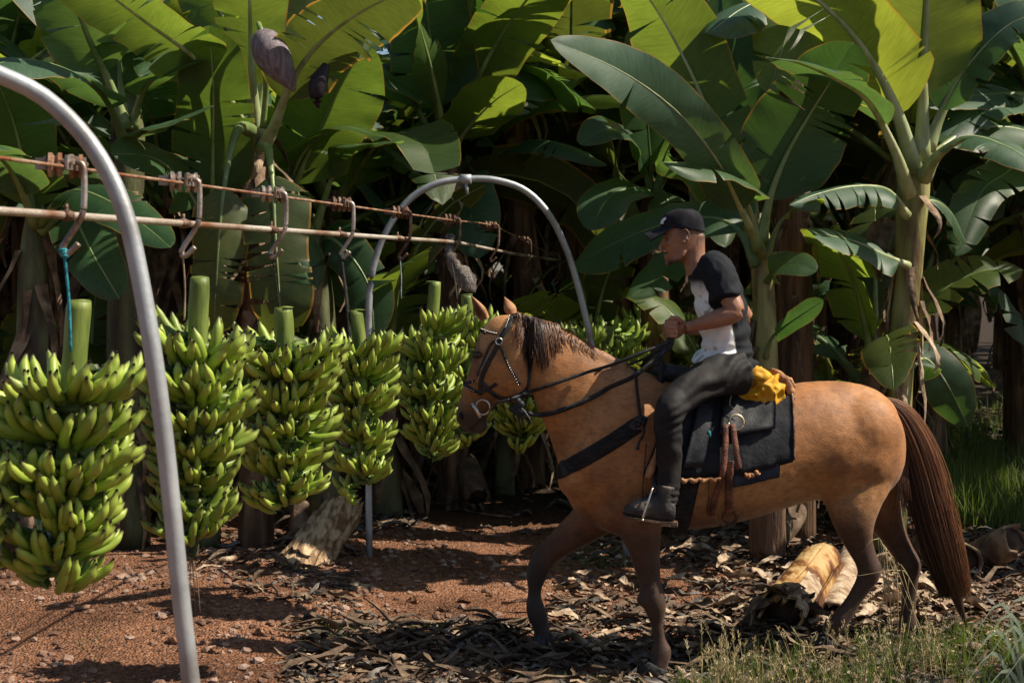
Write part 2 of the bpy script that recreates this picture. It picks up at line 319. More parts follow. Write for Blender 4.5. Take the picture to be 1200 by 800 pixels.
def bananamat():
    m,nt=newmat('banana_skin'); L=nt.links
    out=N(nt,'ShaderNodeOutputMaterial'); b=N(nt,'ShaderNodeBsdfPrincipled'); L.new(b.outputs[0],out.inputs[0])
    uv=N(nt,'ShaderNodeUVMap'); sp=N(nt,'ShaderNodeSeparateXYZ'); L.new(uv.outputs[0],sp.inputs[0])
    r=ramp(nt,[(.0,(.10,.16,.03)),(.12,(.115,.19,.022)),(.5,(.185,.275,.028)),(.86,(.27,.345,.05)),(.945,(.13,.15,.035)),(.975,(.02,.014,.01))]); L.new(sp.outputs[1],r.inputs[0])
    for e in r.color_ramp.elements: pass
    tc=N(nt,'ShaderNodeTexCoord'); n1=N(nt,'ShaderNodeTexNoise'); n1.inputs['Scale'].default_value=26; n1.inputs['Detail'].default_value=6; L.new(tc.outputs['Object'],n1.inputs['Vector'])
    n3=N(nt,'ShaderNodeTexNoise'); n3.inputs['Scale'].default_value=90; n3.inputs['Detail'].default_value=4; L.new(tc.outputs['Object'],n3.inputs['Vector'])
    dm=N(nt,'ShaderNodeMapRange'); dm.inputs[1].default_value=.66; dm.inputs[2].default_value=.74; dm.inputs[4].default_value=.7; L.new(n3.outputs[0],dm.inputs[0])
    oi=N(nt,'ShaderNodeObjectInfo'); hs=N(nt,'ShaderNodeHueSaturation'); mr=N(nt,'ShaderNodeMapRange'); mr.inputs[3].default_value=.65; mr.inputs[4].default_value=1.35
    L.new(oi.outputs['Random'],mr.inputs[0]); L.new(mr.outputs[0],hs.inputs['Value'])
    mh=N(nt,'ShaderNodeMapRange'); mh.inputs[3].default_value=.512; mh.inputs[4].default_value=.485; L.new(n1.outputs[0],mh.inputs[0]); L.new(mh.outputs[0],hs.inputs['Hue']); L.new(r.outputs[0],hs.inputs['Color'])
    mx=N(nt,'ShaderNodeMix',data_type='RGBA'); L.new(dm.outputs[0],mx.inputs[0]); L.new(hs.outputs[0],mx.inputs[6]); mx.inputs[7].default_value=(.05,.04,.015,1)
    L.new(mx.outputs[2],b.inputs['Base Color']); b.inputs['Roughness'].default_value=.46; b.inputs['Specular IOR Level'].default_value=.45
    bp=N(nt,'ShaderNodeBump'); bp.inputs['Strength'].default_value=.12; bp.inputs['Distance'].default_value=.004; L.new(n1.outputs[0],bp.inputs['Height']); L.new(bp.outputs[0],b.inputs['Normal'])
    return m
M['banana']=bananamat()
M['stalk']=mat('bunch_stalk',(.06,.09,.02),(.12,.16,.03),(.18,.21,.05),scale=7,rough=.5,bump=.12,bscale=60,stretch=(3,3,.6))
M['stalkdark']=mat('bunch_stalk_dark',(.02,.03,.012),(.05,.06,.02),(.09,.09,.04),scale=14,rough=.7,bump=.5)
# ---------------------------------------------------------------- banana leaves and plants
def leaf_geo(ctrl,width,nrm,pet=.18,fold=.25,curl=-.5,tears=3,rip=.5,seed=0,nl=44,nu=6,r0=.022,tipdark=False,gap=.02):
    """returns (blade MB, rib MB). ctrl: centre line points; nrm: rough upper-side normal (one vector or one per end)"""
    rg=random.Random(seed)
    a=cr(ctrl,nl+1); T=np.gradient(a,axis=0); T/=np.linalg.norm(T,axis=1)[:,None]+1e-9
    seg=np.r_[0,np.cumsum(np.linalg.norm(np.diff(a,axis=0),axis=1))]; Ltot=seg[-1]; s=seg/Ltot
    n0,n1=(nrm if hasattr(nrm[0],'__len__') else (nrm,nrm)); n0=np.array(n0,float); n1=np.array(n1,float)
    def frame(sv):
        c=np.array([np.interp(sv,s,a[:,k]) for k in range(3)]); t=np.array([np.interp(sv,s,T[:,k]) for k in range(3)]); t/=np.linalg.norm(t)
        n=n0*(1-sv)+n1*sv; n=n-t*n.dot(t); l=np.linalg.norm(n); n=n/l if l>1e-3 else np.array((0,0,1.))
        return c,t,n,np.cross(t,n)
    def wprof(t):
        base=min(1,(t/.10+.05))**.55 if t<.1 else 1
        tip=(max(0,1-((t-.52)/.48)**2.3))**.62 if t>.52 else 1
        return width*.5*base*tip*(.93+.07*math.sin(t*9+seed))
    mb=MB(); Lb=Ltot*(1-pet); ph=rg.uniform(0,6)
    for side in (-1,1):
        cuts=sorted(rg.uniform(.08,.95) for _ in range(tears)); lim=[0]+cuts+[1]
        for ci in range(len(lim)-1):
            t0,t1=lim[ci],lim[ci+1]; m=max(2,int(round((t1-t0)*nl))+1)
            extra=rg.uniform(-1,.35)*rip if tears else 0; sh=rg.uniform(.9,1.0) if tears>2 else 1
            v=[];uv=[]
            for i in range(m+1):
                t=t0+(t1-t0)*i/m; c,tt,n,S=frame(pet+(1-pet)*t); w_=wprof(t)*sh
                edge=0
                if ci>0 and i==0: edge=gap
                if ci<len(lim)-2 and i==m: edge=-gap
                x=0;z=0; pu=0
                for j in range(nu+1):
                    u=j/nu; du=u-pu; pu=u
                    ang=fold+curl*u+extra*u
                    x+=w_*du*math.cos(ang); z+=w_*du*math.sin(ang)
                    rp=.035*w_*math.sin(t*Lb*11+ph+side)*u*u+.02*w_*math.sin(t*Lb*31+2*ph)*u**3
                    p=c+S*side*x+n*(z+rp)+tt*(edge*u*(.3+.7*u)-.10*w_*u*u*0)
                    # veins lean to the tip
                    p=p+tt*(w_*.22*u*(1-t))
                    v.append(p); uv.append((.5+side*.5*u,t*Lb))
            k=nu+1
            f=[]
            for i in range(m):
                for j in range(nu):
                    q=(i*k+j,i*k+j+1,(i+1)*k+j+1,(i+1)*k+j)
                    f.append(q if side>0 else q[::-1])
            mb.add(v,f,uv)
    rb=MB(); c=[];r=[]
    for i in range(0,nl+1,2):
        cc,tt,n,S=frame(s[i]); rr=r0*(1.25*math.exp(-s[i]*5)+.62*(1-s[i])+.06); c.append(cc-n*rr*.45); r.append(rr)
    tube(rb,c,r,n=7)
    return mb,rb
def leaf(parent,ctrl,width,nrm,m='leaf_dark',rib='rib',**k):
    b,r=leaf_geo(ctrl,width,nrm,**k)
    o=b.build('leaf',M[m],parent); r.build('midrib',M[rib],o); return o
def pseudostem(pts,rad,parent,m='stem_green',seed=0,name='pseudostem'):
    mb=MB(); tube(mb,pts,rad,n=20,res=26)
    rg=random.Random(seed)
    v=np.array(mb.v)
    # overlapping sheaths: vertical grooves
    out=[]
    c=cr([list(p) for p in pts],26)
    for i in range(26):
        for k in range(20):
            q=v[i*20+k]; d=q-c[i]; out.append(c[i]+d*(1+.05*math.sin(k*2*math.pi/20*3+i*.12+seed)+.05*(noise.noise(Vector((k*.7,i*.25,seed)))) ))
    mb.v=[tuple(x) for x in out]
    return mb.build(name,M[m],parent)
def dryflaps(parent,pts,rad,n,seed=0,m='dry',L=(.2,.5),name='dry_sheath',down=True):
    """dry sheath remnants clinging to the stem"""
    rg=random.Random(seed); c=cr([list(p) for p in pts],60); mb=MB()
    for q in range(n):
        i=rg.randrange(4,58); g=rg.uniform(0,6.28); r=rad*rg.uniform(.98,1.15); wd=rg.uniform(.04,.12); ln=rg.uniform(*L)
        d=Vector((math.cos(g),math.sin(g),0)); s=Vector((-math.sin(g),math.cos(g),0)); base=Vector(c[i])+d*r; v=[];uv=[]
        bow=rg.uniform(.0,.16); tw=rg.uniform(-.6,.6)
        for a in range(7):
            t=a/6; cc=base+Vector((0,0,(-1 if down else 1)*ln*t))+d*(bow*math.sin(t*2.6)*(.6+t)+.01)+s*tw*.12*t*t
            for b in (-1,-.3,.3,1):
                wv=wd*.5*(1-.75*t)*(1+.3*noise.noise(Vector((q,a*.6,b)))); v.append(cc+s*b*wv+d*(-abs(b)*wv*.5+.02*noise.noise(Vector((q*3.1,a*.9,b*2))))); uv.append((b,t))
        mb.add(v,[(a*4+b,a*4+b+1,(a+1)*4+b+1,(a+1)*4+b) for a in range(6) for b in range(3)],uv)
    if n<=12:
        for q in range(n):
            m1=MB(); m1.add(mb.v[q*28:q*28+28],[tuple(i-q*28 for i in f) for f in mb.f[q*18:q*18+18]],mb.uv[q*28:q*28+28]); m1.build(name,M[m],parent)
        return
    o=mb.build(name,M[m],parent); return o
def hangleaf(mb,base,d,ln,wd,rg):
    s=Vector((-d[1],d[0],0)); v=[];q=rg.uniform(0,99)
    for a in range(10):
        t=a/9; cc=Vector(base)+Vector(d)*(.12+.25*math.sin(t*1.8))*ln*.6+Vector((0,0,.12*ln*math.sin(t*3)-ln*t))
        for b in range(6):
            u=b/5*2-1; wv=wd*.5*math.sin(min(1,t*3+.1)*1.5)*(1-t**3*.8)
            v.append(cc+s*u*wv*(1+.3*noise.noise(Vector((q,a*.5,b))))+Vector(d)*(.10*wd*math.cos(u*5+q+t*3)+.08*wd*noise.noise(Vector((q,a*.8,b*.9)))))
    mb.add(v,[(a*6+b,a*6+b+1,(a+1)*6+b+1,(a+1)*6+b) for a in range(9) for b in range(5)])
def generic_plant(h,nl,seed,mats=('leaf_dark','leaf_blue','leaf_lime','leaf_blue','leaf_worn'),spread=1.0,stem='stem_brown',L=2.2,W=.62,dry=4,r=.12):
    """plant at the origin, h = height of the crown base"""
    rg=random.Random(seed); root=bpy.data.objects.new('banana_plant',None); COL.objects.link(root); root.empty_display_size=.1
    lean=Vector((rg.uniform(-.12,.12),rg.uniform(-.12,.12),0)); top=lean+Vector((0,0,h))
    pts=[(0,0,-.15),(lean*.3+Vector((0,0,h*.4))),(lean*.7+Vector((0,0,h*.8))),top+Vector((0,0,.1))]
    pseudostem(pts,[r*1.25,r,r*.85,r*.6],root,stem,seed)
    dryflaps(root,pts,r*.95,16,seed,L=(.25,.7))
    a0=rg.uniform(0,6.28)
    for i in range(nl):
        g=a0+i*2.399+rg.uniform(-.3,.3); el=(1.35-.95*(i/nl))*rg.uniform(.9,1.1)/spread
        d=Vector((math.cos(g),math.sin(g),0)); ln=L*rg.uniform(.8,1.15); base=top-Vector((0,0,.28*i/nl))
        el=min(1.45,max(.45,el)); p=base.copy(); c=[p.copy()]; step=ln/5; e=el
        for k in range(5):
            p=p+(d*math.cos(e)+Vector((0,0,math.sin(e))))*step; c.append(p.copy()); e-=.12+.17*k*(1.15-el/2)*spread
        nrm0=(-d*math.sin(el)+Vector((0,0,math.cos(el)))); nrm1=(-d*math.sin(e)+Vector((0,0,math.cos(e))))
        tw=rg.uniform(-.5,.5); sd=Vector((-d[1],d[0],0)); nrm1=nrm1+sd*tw
        m=rg.choice(mats)
        leaf(root,c,W*rg.uniform(.8,1.15),(tuple(nrm0),tuple(nrm1)),m=m,rib='rib' if m!='leaf_dark' else 'rib_dark',seed=seed*31+i,tears=rg.choice((3,6,9,13)),rip=.7,nl=22,nu=4,pet=rg.uniform(.14,.22),curl=rg.uniform(-.7,-.1))
    if dry:
        for i in range(dry):
            mb=MB(); g=rg.uniform(0,6.28); hangleaf(mb,top-Vector((0,0,rg.uniform(.15,.6))),Vector((math.cos(g),math.sin(g),0)),rg.uniform(.7,1.5),rg.uniform(.22,.4),rg)
            mb.build('dry_leaf',M['dry'],root)
    return root
def copy_tree(o,parent=None,mswap=None):
    c=o.copy(); COL.objects.link(c)
    if parent is not None: c.parent=parent
    for ch in list(o.children): copy_tree(ch,c)
    return c

# ---- hero plant behind the horse's rump
OFF=[0.0,1.0]
def pt(a,b,d): return P(a,b,d+OFF[0])
def hero(label,base,**k): return thing('banana_plant',base,label,'banana plant')
Vn=(0,-.9,.45)
A=hero('tall green banana plant rising directly behind the rump and tail of the horse',(P(1045,640,9.4).x,9.4,0))
stA=[(1040,660,9.4),(1046,560,9.4),(1053,450,9.4),(1062,350,9.4),(1068,270,9.4),(1072,215,9.4),(1078,165,9.4)]
stA=[pt(*q) for q in stA]
pseudostem(stA,[.115,.100,.096,.094,.098,.105,.07],A,'stem_green',3)
for q in range(3): dryflaps(A,stA[1+q:4+q],.095,8,40+q,m='dry',L=(.25,.5)); dryflaps(A,stA[q:4+q],.093,6,60+q,m='dry_pale',L=(.3,.6))
def lf(pl,pts,w_,n,m,**k): return leaf(pl,[pt(*q) for q in pts],w_*OFF[1],n,m=m,**k)
lf(A,[(1078,190,9.35),(1081,110,9.3),(1085,20,9.2),(1090,-90,9.0),(1100,-220,8.6)],.80,(0,.75,.65),'leaf_lime',rib='rib_pale',pet=.20,fold=.12,curl=.1,tears=2,rip=.15,seed=1,r0=.034)
lf(A,[(1072,200,9.3),(1052,130,9.2),(1018,65,9.1),(970,10,9.0),(890,-45,8.9),(800,-70,8.8)],.74,(.3,.7,.6),'leaf_lime',rib='rib_pale',pet=.17,fold=.1,curl=.1,tears=3,rip=.15,seed=2,r0=.036)
lf(A,[(1066,225,9.2),(1050,175,9.0),(1020,120,8.8),(985,95,8.6),(940,75,8.3),(905,68,8.0)],.42,((-.2,-.4,.9),(0,-.2,1)),'leaf_blue',rib='rib_pale',pet=.30,fold=.2,curl=-.3,tears=2,rip=.3,seed=3,r0=.030)
lf(A,[(1085,175,9.4),(1108,120,9.4),(1140,70,9.3),(1190,25,9.2),(1260,10,9.1)],.50,(-.3,-.55,.8),'leaf_blue',rib='rib_pale',pet=.2,fold=.25,curl=-.3,tears=5,rip=.5,seed=4,r0=.030)
lf(A,[(1080,205,9.2),(1100,178,9.0),(1135,160,8.8),(1180,172,8.5),(1235,205,8.2)],.42,((0,-.5,.9),(.3,-.5,.8)),'leaf_blue',rib='rib_pale',pet=.22,fold=.1,curl=-.5,tears=3,rip=.4,seed=5,r0=.030)
lf(A,[(1064,250,9.2),(1040,222,9.0),(1000,218,8.8),(955,228,8.6),(925,240,8.5)],.36,((0,-.5,.9),(0,-.6,.8)),'leaf_blue',rib='rib_pale',pet=.12,fold=.0,curl=-.9,tears=9,rip=.6,seed=6,r0=.02)
lf(A,[(1066,310,9.2),(1040,300,9.1),(1000,282,8.9),(950,272,8.6)],.34,((-.1,-.75,.7),(0,-.7,.7)),'leaf_blue',rib='rib_pale',pet=.1,fold=.1,curl=-.4,tears=2,rip=.3,seed=7,r0=.016)
lf(A,[(1075,240,9.3),(1095,235,9.5),(1115,250,9.6),(1132,285,9.7)],.26,(.3,-.6,.6),'leaf_dark',rib='rib_pale',pet=.12,fold=.1,curl=-.5,tears=1,seed=8,r0=.014)
lf(A,[(1066,430,9.3),(1085,420,9.5),(1110,450,9.5),(1135,500,9.6)],.34,(-.3,-.8,.5),'leaf_dark',rib='rib_pale',pet=.1,fold=.1,curl=-.3,tears=0,seed=9,r0=.014)
lf(A,[(1088,185,9.5),(1130,155,9.8),(1190,150,10),(1270,180,10.2)],.5,(.0,-.6,.8),'leaf_dark',rib='rib_pale',pet=.15,fold=.1,curl=-.5,tears=3,seed=10,r0=.02)
# a dried crumpled leaf hanging at the trunk
mb=MB(); rg=random.Random(5)
hangleaf(mb,P(1040,255,9.25),Vector((-.75,-.6,0)),.42,.22,rg); mb.build('dry_leaf',M['dry'],A); mb=MB(); hangleaf(mb,P(1032,400,9.2),Vector((-.7,-.7,0)),.62,.16,rg)
mb.build('dry_leaf',M['dry'],A)

# ---- hero plant behind the rider
B=hero('green banana plant directly behind the back of the rider and the yellow bag',(P(905,560,9.0).x,9.0,0))
stB=[pt(*q) for q in [(900,650,9),(899,520,9),(897,430,9),(895,350,9),(892,290,9),(888,250,9)]]
pseudostem(stB,[.095,.085,.078,.072,.066,.045],B,'stem_green',8); dryflaps(B,stB[:4],.085,14,77,m='dry',L=(.4,.9)); pseudostem([stB[0],stB[1],stB[1].lerp(stB[2],.5)],[.115,.105,.088],B,'stem_brown',88,name='old_sheath_wrap')
lf(B,[(891,285,8.95),(902,230,8.9),(922,180,8.85),(950,132,8.8),(978,88,8.7),(1000,50,8.6)],.72,(-.05,.85,.5),'leaf_dark',rib='rib',pet=.2,fold=.15,curl=-.1,tears=5,rip=.25,seed=11,r0=.024)
lf(B,[(888,290,8.8),(876,240,8.6),(856,208,8.4),(825,192,8.2),(775,190,8.0)],.52,((-.2,-.2,1),(-.1,-.3,1)),'leaf_dark',rib='rib',pet=.3,fold=.05,curl=-.8,tears=1,rip=.2,seed=12,r0=.022)
lf(B,[(886,310,8.8),(868,272,8.9),(835,255,9.0),(780,262,9.2),(720,285,9.4),(672,312,9.6)],.48,((0,-.7,.7),(0,-.8,.6)),'leaf_dark',rib='rib_dark',pet=.16,fold=.1,curl=-.3,tears=1,rip=.2,seed=13,r0=.02)
lf(B,[(895,300,8.9),(868,245,8.5),(838,185,8.1),(790,128,7.9),(725,82,7.7),(645,47,7.5)],.35,((-.35,-.85,.35),(-.4,-.85,.3)),'leaf_blue',rib='rib_pale',pet=.22,fold=.15,curl=-.25,tears=1,rip=.2,seed=14,r0=.02)
lf(B,[(884,280,9.1),(862,215,9.2),(838,150,9.3),(805,75,9.3),(765,5,9.3),(720,-50,9.3)],.62,(.2,.8,.6),'leaf_lime',rib='rib_pale',pet=.22,fold=.12,curl=.05,tears=3,rip=.1,seed=15,r0=.028)
lf(B,[(896,300,8.9),(912,262,8.8),(935,242,8.7),(962,232,8.5)],.22,(.1,-.4,.9),'leaf_lime',rib='rib',pet=.45,fold=.1,curl=-.5,tears=0,seed=16,r0=.018)
lf(B,[(897,330,8.9),(912,312,8.7),(932,308,8.5),(957,318,8.4)],.24,(.0,-.9,.4),'leaf_dark',rib='rib_dark',pet=.15,fold=.1,curl=-.3,tears=0,seed=17,r0=.012)
lf(B,[(888,290,9.2),(880,200,9.5),(868,130,9.7),(852,60,9.8),(845,-10,9.9)],.60,(-.45,-.7,.4),'leaf_dark',rib='rib_dark',pet=.25,fold=.2,curl=-.2,tears=2,rip=.3,seed=18,r0=.02)
lf(B,[(897,420,8.9),(905,395,8.8),(925,378,8.6),(965,352,8.4)],.16,(.0,-.8,.4),'leaf_dark',rib='rib_dark',pet=.3,fold=.1,curl=-.3,tears=0,seed=19,r0=.012)

# ---- brown trunk between those two
Fp=hero('banana plant with thick orange-brown trunk, just right of the green trunk behind the rider',(P(932,560,9.9).x,9.9,0))
stF=[pt(*q) for q in [(932,640,9.9),(932,480,9.9),(931,350,9.9),(928,230,9.9),(925,120,9.9),(922,20,9.9)]]
pseudostem(stF,[.15,.135,.125,.115,.10,.06],Fp,'stem_brown',12); dryflaps(Fp,stF,.125,12,8,m='dry',L=(.3,.6))
lf(Fp,[(922,30,9.9),(905,0,9.6),(870,10,9.3),(830,40,9.0)],.5,((0,-.3,1),(0,-.4,.9)),'leaf_blue',pet=.15,fold=.2,curl=-.7,tears=4,rip=.5,seed=21)
lf(Fp,[(922,30,9.9),(935,-20,9.7),(925,30,9.2),(900,110,9.1)],.55,((0,-.7,.4),(0,-.95,.2)),'leaf_lime',rib='rib',pet=.1,fold=.1,curl=-.5,tears=5,rip=.4,seed=22)
lf(Fp,[(922,30,9.9),(960,-60,10),(1020,-90,10.3),(1080,-60,10.5)],.6,((0,-.3,1),(0,-.3,1)),'leaf_dark',pet=.15,tears=4,seed=23)
lf(Fp,[(922,30,9.9),(900,-60,10.2),(850,-100,10.5),(780,-90,10.8)],.6,((0,-.3,1),(0,-.3,1)),'leaf_lime',pet=.15,tears=4,seed=24)
lf(Fp,[(922,40,10),(905,30,10.1),(880,60,10),(855,150,9.6)],.45,((-.3,-.8,.3),(-.2,-.9,.2)),'leaf_dark',pet=.15,tears=2,seed=25,curl=-.5)

# ---- shaggy plant behind the far hoop
Cp=hero('banana plant with shaggy grey brown trunk in the left part of the far hoop',(P(528,560,11.2).x,11.2,0))
stC=[pt(*q) for q in [(530,640,11.2),(530,480,11.2),(529,350,11.2),(527,260,11.2),(524,180,11.2),(522,150,11.2)]]
pseudostem(stC,[.13,.12,.115,.11,.10,.06],Cp,'stem_brown',14)
dryflaps(Cp,stC,.105,46,9,m='dry',L=(.25,.6)); dryflaps(Cp,stC,.108,34,19,m='dry_pale',L=(.25,.5))  # dry sheaths; the many pale ones also stand in for sunlight on the trunk
lf(Cp,[(524,180,11.1),(538,100,11),(550,20,10.8),(560,-60,10.5),(570,-140,10.2)],.78,(.1,.85,.5),'leaf_dark',rib='rib',pet=.2,fold=.1,curl=-.1,tears=3,rip=.2,seed=31,r0=.032)
lf(Cp,[(520,180,11.1),(512,110,10.9),(503,40,10.7),(495,-30,10.4),(480,-100,10)],.75,(-.1,.8,.5),'leaf_dark',rib='rib_dark',pet=.2,fold=.1,curl=-.3,tears=5,rip=.3,seed=32,r0=.032)
lf(Cp,[(518,185,11.1),(492,130,10.9),(465,95,10.7),(420,60,10.5),(380,70,10.2)],.5,((-.2,-.4,.9),(-.2,-.5,.8)),'leaf_dark',rib='rib_dark',pet=.3,fold=.1,curl=-.6,tears=2,rip=.3,seed=33,r0=.028)
lf(Cp,[(530,178,11.1),(548,150,10.9),(580,118,10.6),(612,98,10.4)],.50,(-.25,.8,.35),'leaf_lime',rib='rib',pet=.15,fold=.1,curl=.0,tears=0,seed=34,r0=.018)
lf(Cp,[(530,178,11.1),(556,100,10.9),(595,30,10.6),(640,-20,10.2),(700,-30,9.8)],.62,((.3,.5,.8),(0,.3,1)),'leaf_lime',rib='rib',pet=.2,fold=.1,curl=-.2,tears=5,rip=.3,seed=35,r0=.026)
lf(Cp,[(526,178,11.1),(500,60,10.4),(470,-20,9.6),(445,10,9.0),(420,70,8.8)],.34,((0,-.6,.5),(0,-.9,.3)),'leaf_mid',rib='rib',pet=.15,fold=.1,curl=-.5,tears=9,rip=.5,seed=36,r0=.02)

Ep=hero('banana plant with dark shaggy trunk in the right part of the far hoop',(P(612,560,12.2).x,12.2,0))
stE=[pt(*q) for q in [(622,600,12.2),(622,480,12.2),(620,360,12.2),(610,260,12.2),(606,170,12.2),(612,95,12.2)]]
pseudostem(stE,[.15,.14,.13,.12,.11,.07],Ep,'stem_brown',15)
dryflaps(Ep,stE,.115,60,10,m='dry',L=(.25,.7)); dryflaps(Ep,stE,.12,26,11,m='dry_pale',L=(.3,.6))  # pale sheaths also lighten this trunk in place of sun reaching it
lf(Ep,[(612,200,12),(600,178,11.6),(625,164,11.2),(665,172,10.9),(712,194,10.7)],.36,((0,-.35,1),(0,-.5,.8)),'leaf_blue',pet=.05,fold=.0,curl=-.8,tears=4,rip=.3,seed=41,r0=.014)
lf(Ep,[(612,110,12.2),(640,60,12.3),(690,20,12.5),(760,10,12.8)],.6,((0,-.5,.8),(0,-.5,.8)),'leaf_dark',pet=.15,tears=3,seed=42)
lf(Ep,[(612,110,12.2),(600,40,12.3),(570,-30,12.5),(520,-60,12.8)],.6,((0,-.5,.8),(0,-.5,.8)),'leaf_dark',pet=.15,tears=3,seed=43)
lf(Ep,[(612,110,12.2),(650,118,11.6),(700,112,11.0),(760,118,10.4)],.34,((0,-.2,1),(0,-.2,1)),'leaf_lime',rib='rib',pet=.10,fold=-.1,curl=-.6,tears=1,seed=44)
lf(Ep,[(612,110,12.2),(560,70,11.9),(545,100,11.7),(550,150,11.6)],.5,((0,-.8,.4),(0,-.9,.2)),'leaf_dark',pet=.12,tears=4,seed=45)

# ---- plant with the purple bud, upper left
Dp=hero('banana plant behind the rails with a big grey purple flower bud among its stalks',(P(300,560,9.5).x,9.5,0)); OFF[:]=[1.3,1.15]
stD=[pt(*q) for q in [(300,700,8.2),(300,520,8.2),(300,380,8.2),(300,280,8.2),(300,200,8.2),(300,140,8.2)]]
pseudostem(stD,[.125,.115,.105,.10,.09,.05],Dp,'stem_brown',17)
dryflaps(Dp,stD[2:],.10,22,12,m='dry',L=(.2,.5)); dryflaps(Dp,stD[2:],.10,16,13,m='dry_pale',L=(.2,.35))
lf(Dp,[(300,165,8.1),(282,140,8.0),(255,95,7.8),(222,62,7.6),(170,25,7.3),(110,-20,7.0),(60,-60,6.7)],.46,((-.4,-.1,.9),(-.3,.5,.8)),'leaf_mid',rib='rib_pale',pet=.28,fold=.05,curl=-.45,tears=5,rip=.2,seed=51,r0=.026)
lf(Dp,[(300,160,8.1),(290,95,8.1),(272,45,8.1),(245,-10,8.0),(205,-60,7.9)],.42,(-.2,.75,.6),'leaf_mid',rib='rib_pale',pet=.25,fold=.1,curl=-.3,tears=6,rip=.3,seed=52,r0=.028)
lf(Dp,[(303,160,8.1),(297,100,8.0),(294,40,7.9),(292,-30,7.7),(290,-110,7.4)],.46,(.05,.85,.5),'leaf_mid',rib='rib_pale',pet=.22,fold=.1,curl=-.1,tears=5,rip=.3,seed=53,r0=.028)
lf(Dp,[(306,175,8.1),(322,145,7.9),(342,95,7.7),(375,50,7.5),(430,10,7.2),(500,-20,6.9)],.50,((.2,.2,.9),(.1,.6,.8)),'leaf_worn',rib='rib_pale',pet=.25,fold=.05,curl=-.25,tears=7,rip=.3,seed=54,r0=.030)
lf(Dp,[(304,160,8.1),(312,90,8.2),(325,30,8.3),(350,-30,8.3),(400,-80,8.3)],.46,(.2,.8,.6),'leaf_worn',rib='rib_pale',pet=.25,fold=.1,curl=-.1,tears=8,rip=.35,seed=55,r0=.026)
lf(Dp,[(296,150,7.9),(280,148,7.7),(268,185,7.5),(258,260,7.4),(253,340,7.4),(250,400,7.5)],.36,((0,-.9,.3),(.1,-.98,.1)),'leaf_worn',rib='rib',pet=.42,fold=.0,curl=-.3,tears=6,rip=.4,seed=56,r0=.026)
lf(Dp,[(304,175,7.9),(312,172,7.7),(319,210,7.5),(323,280,7.4),(328,350,7.4),(330,400,7.5)],.42,((0,-.9,.3),(.05,-.98,.1)),'leaf_worn',rib='rib',pet=.32,fold=.0,curl=-.25,tears=7,rip=.35,seed=57,r0=.024)
mb=MB(); tube(mb,[P(308,150,9.3),P(312,95,9.2),P(306,40,9.0),P(303,28,8.9),P(307,38,8.8)],[.022,.020,.018,.017,.016],n=8,res=20); ped=mb.build('flower_stalk',M['rib'],Dp)
mb=MB(); tube(mb,[P(306,36,8.8),P(309,44,8.8),P(317,60,8.8),P(327,76,8.8),P(337,92,8.8),P(343,103,8.8),P(345,108,8.8)],[.035,.085,.115,.104,.062,.026,.006],n=24,res=26); bud=mb.build('flower_bud',M['bract'],Dp)
displace(bud.data,lambda c,n:.008*np.maximum(0,np.sin(c[:,0]*20+c[:,2]*9))**4+.004*nz(c,(20,20,8)))
OFF[:]=[0.0,1.0]
# ---- plants left
Gp=hero('grey-green banana plant at upper left behind the near hoop with pale leaf stalks',(P(150,560,9.6).x,9.6,0))
stG=[pt(*q) for q in [(150,640,9.6),(150,480,9.6),(150,350,9.6),(150,240,9.6),(150,150,9.6),(150,110,9.6)]]
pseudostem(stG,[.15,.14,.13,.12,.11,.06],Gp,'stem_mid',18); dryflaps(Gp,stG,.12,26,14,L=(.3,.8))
lf(Gp,[(148,150,9.5),(130,100,9.4),(105,45,9.2),(80,-10,9),(40,-60,8.8)],.6,(-.2,.7,.6),'leaf_dark',pet=.3,fold=.1,curl=-.2,tears=6,seed=61,r0=.03)
lf(Gp,[(152,150,9.5),(165,110,9.4),(190,85,9.2),(240,70,8.9)],.4,(.1,-.4,.9),'leaf_dark',pet=.25,curl=-.6,tears=1,seed=62,r0=.022)
lf(Gp,[(145,160,9.4),(120,110,9.0),(75,80,8.6),(20,70,8.2),(-50,90,7.9)],.44,((0,-.5,.9),(0,-.8,.6)),'leaf_blue',rib='rib_dark',pet=.18,fold=.05,curl=-.35,tears=1,seed=63,r0=.02)
lf(Gp,[(145,170,9.4),(175,150,9.0),(210,140,8.7),(250,125,8.5)],.32,((0,-.4,.9),(0,-.5,.9)),'leaf_blue',rib='rib_dark',pet=.15,curl=-.5,tears=1,seed=64,r0=.016)
lf(Gp,[(148,150,9.5),(140,60,9.6),(150,-20,9.7),(180,-80,9.8)],.6,(0,.8,.6),'leaf_dark',pet=.2,tears=6,seed=65)
Hp=hero('bright green banana plant partly hidden behind the upper left end of the rails',(P(20,560,9.0).x,9.0,0))
stH=[pt(*q) for q in [(45,640,9.0),(42,480,9.0),(40,380,9.0),(40,300,9.0),(42,240,9.0)]]
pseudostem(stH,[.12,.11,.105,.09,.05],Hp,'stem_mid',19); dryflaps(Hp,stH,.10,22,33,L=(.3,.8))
lf(Hp,[(42,260,8.9),(30,200,8.7),(15,140,8.5),(-5,90,8.3)],.5,(.1,.8,.6),'leaf_mid',rib='rib',pet=.1,tears=2,rip=.2,fold=.1,curl=0,seed=71)
lf(Hp,[(42,260,8.9),(10,195,8.4),(-30,170,8),(-80,190,7.6)],.5,(0,-.4,.9),'leaf_blue',pet=.2,tears=3,seed=72)
lf(Hp,[(44,260,8.9),(80,225,8.6),(120,232,8.3),(170,265,8.0),(200,290,7.8)],.36,((0,-.5,.9),(0,-.6,.7)),'leaf_dark',pet=.15,curl=-.5,tears=2,seed=73)
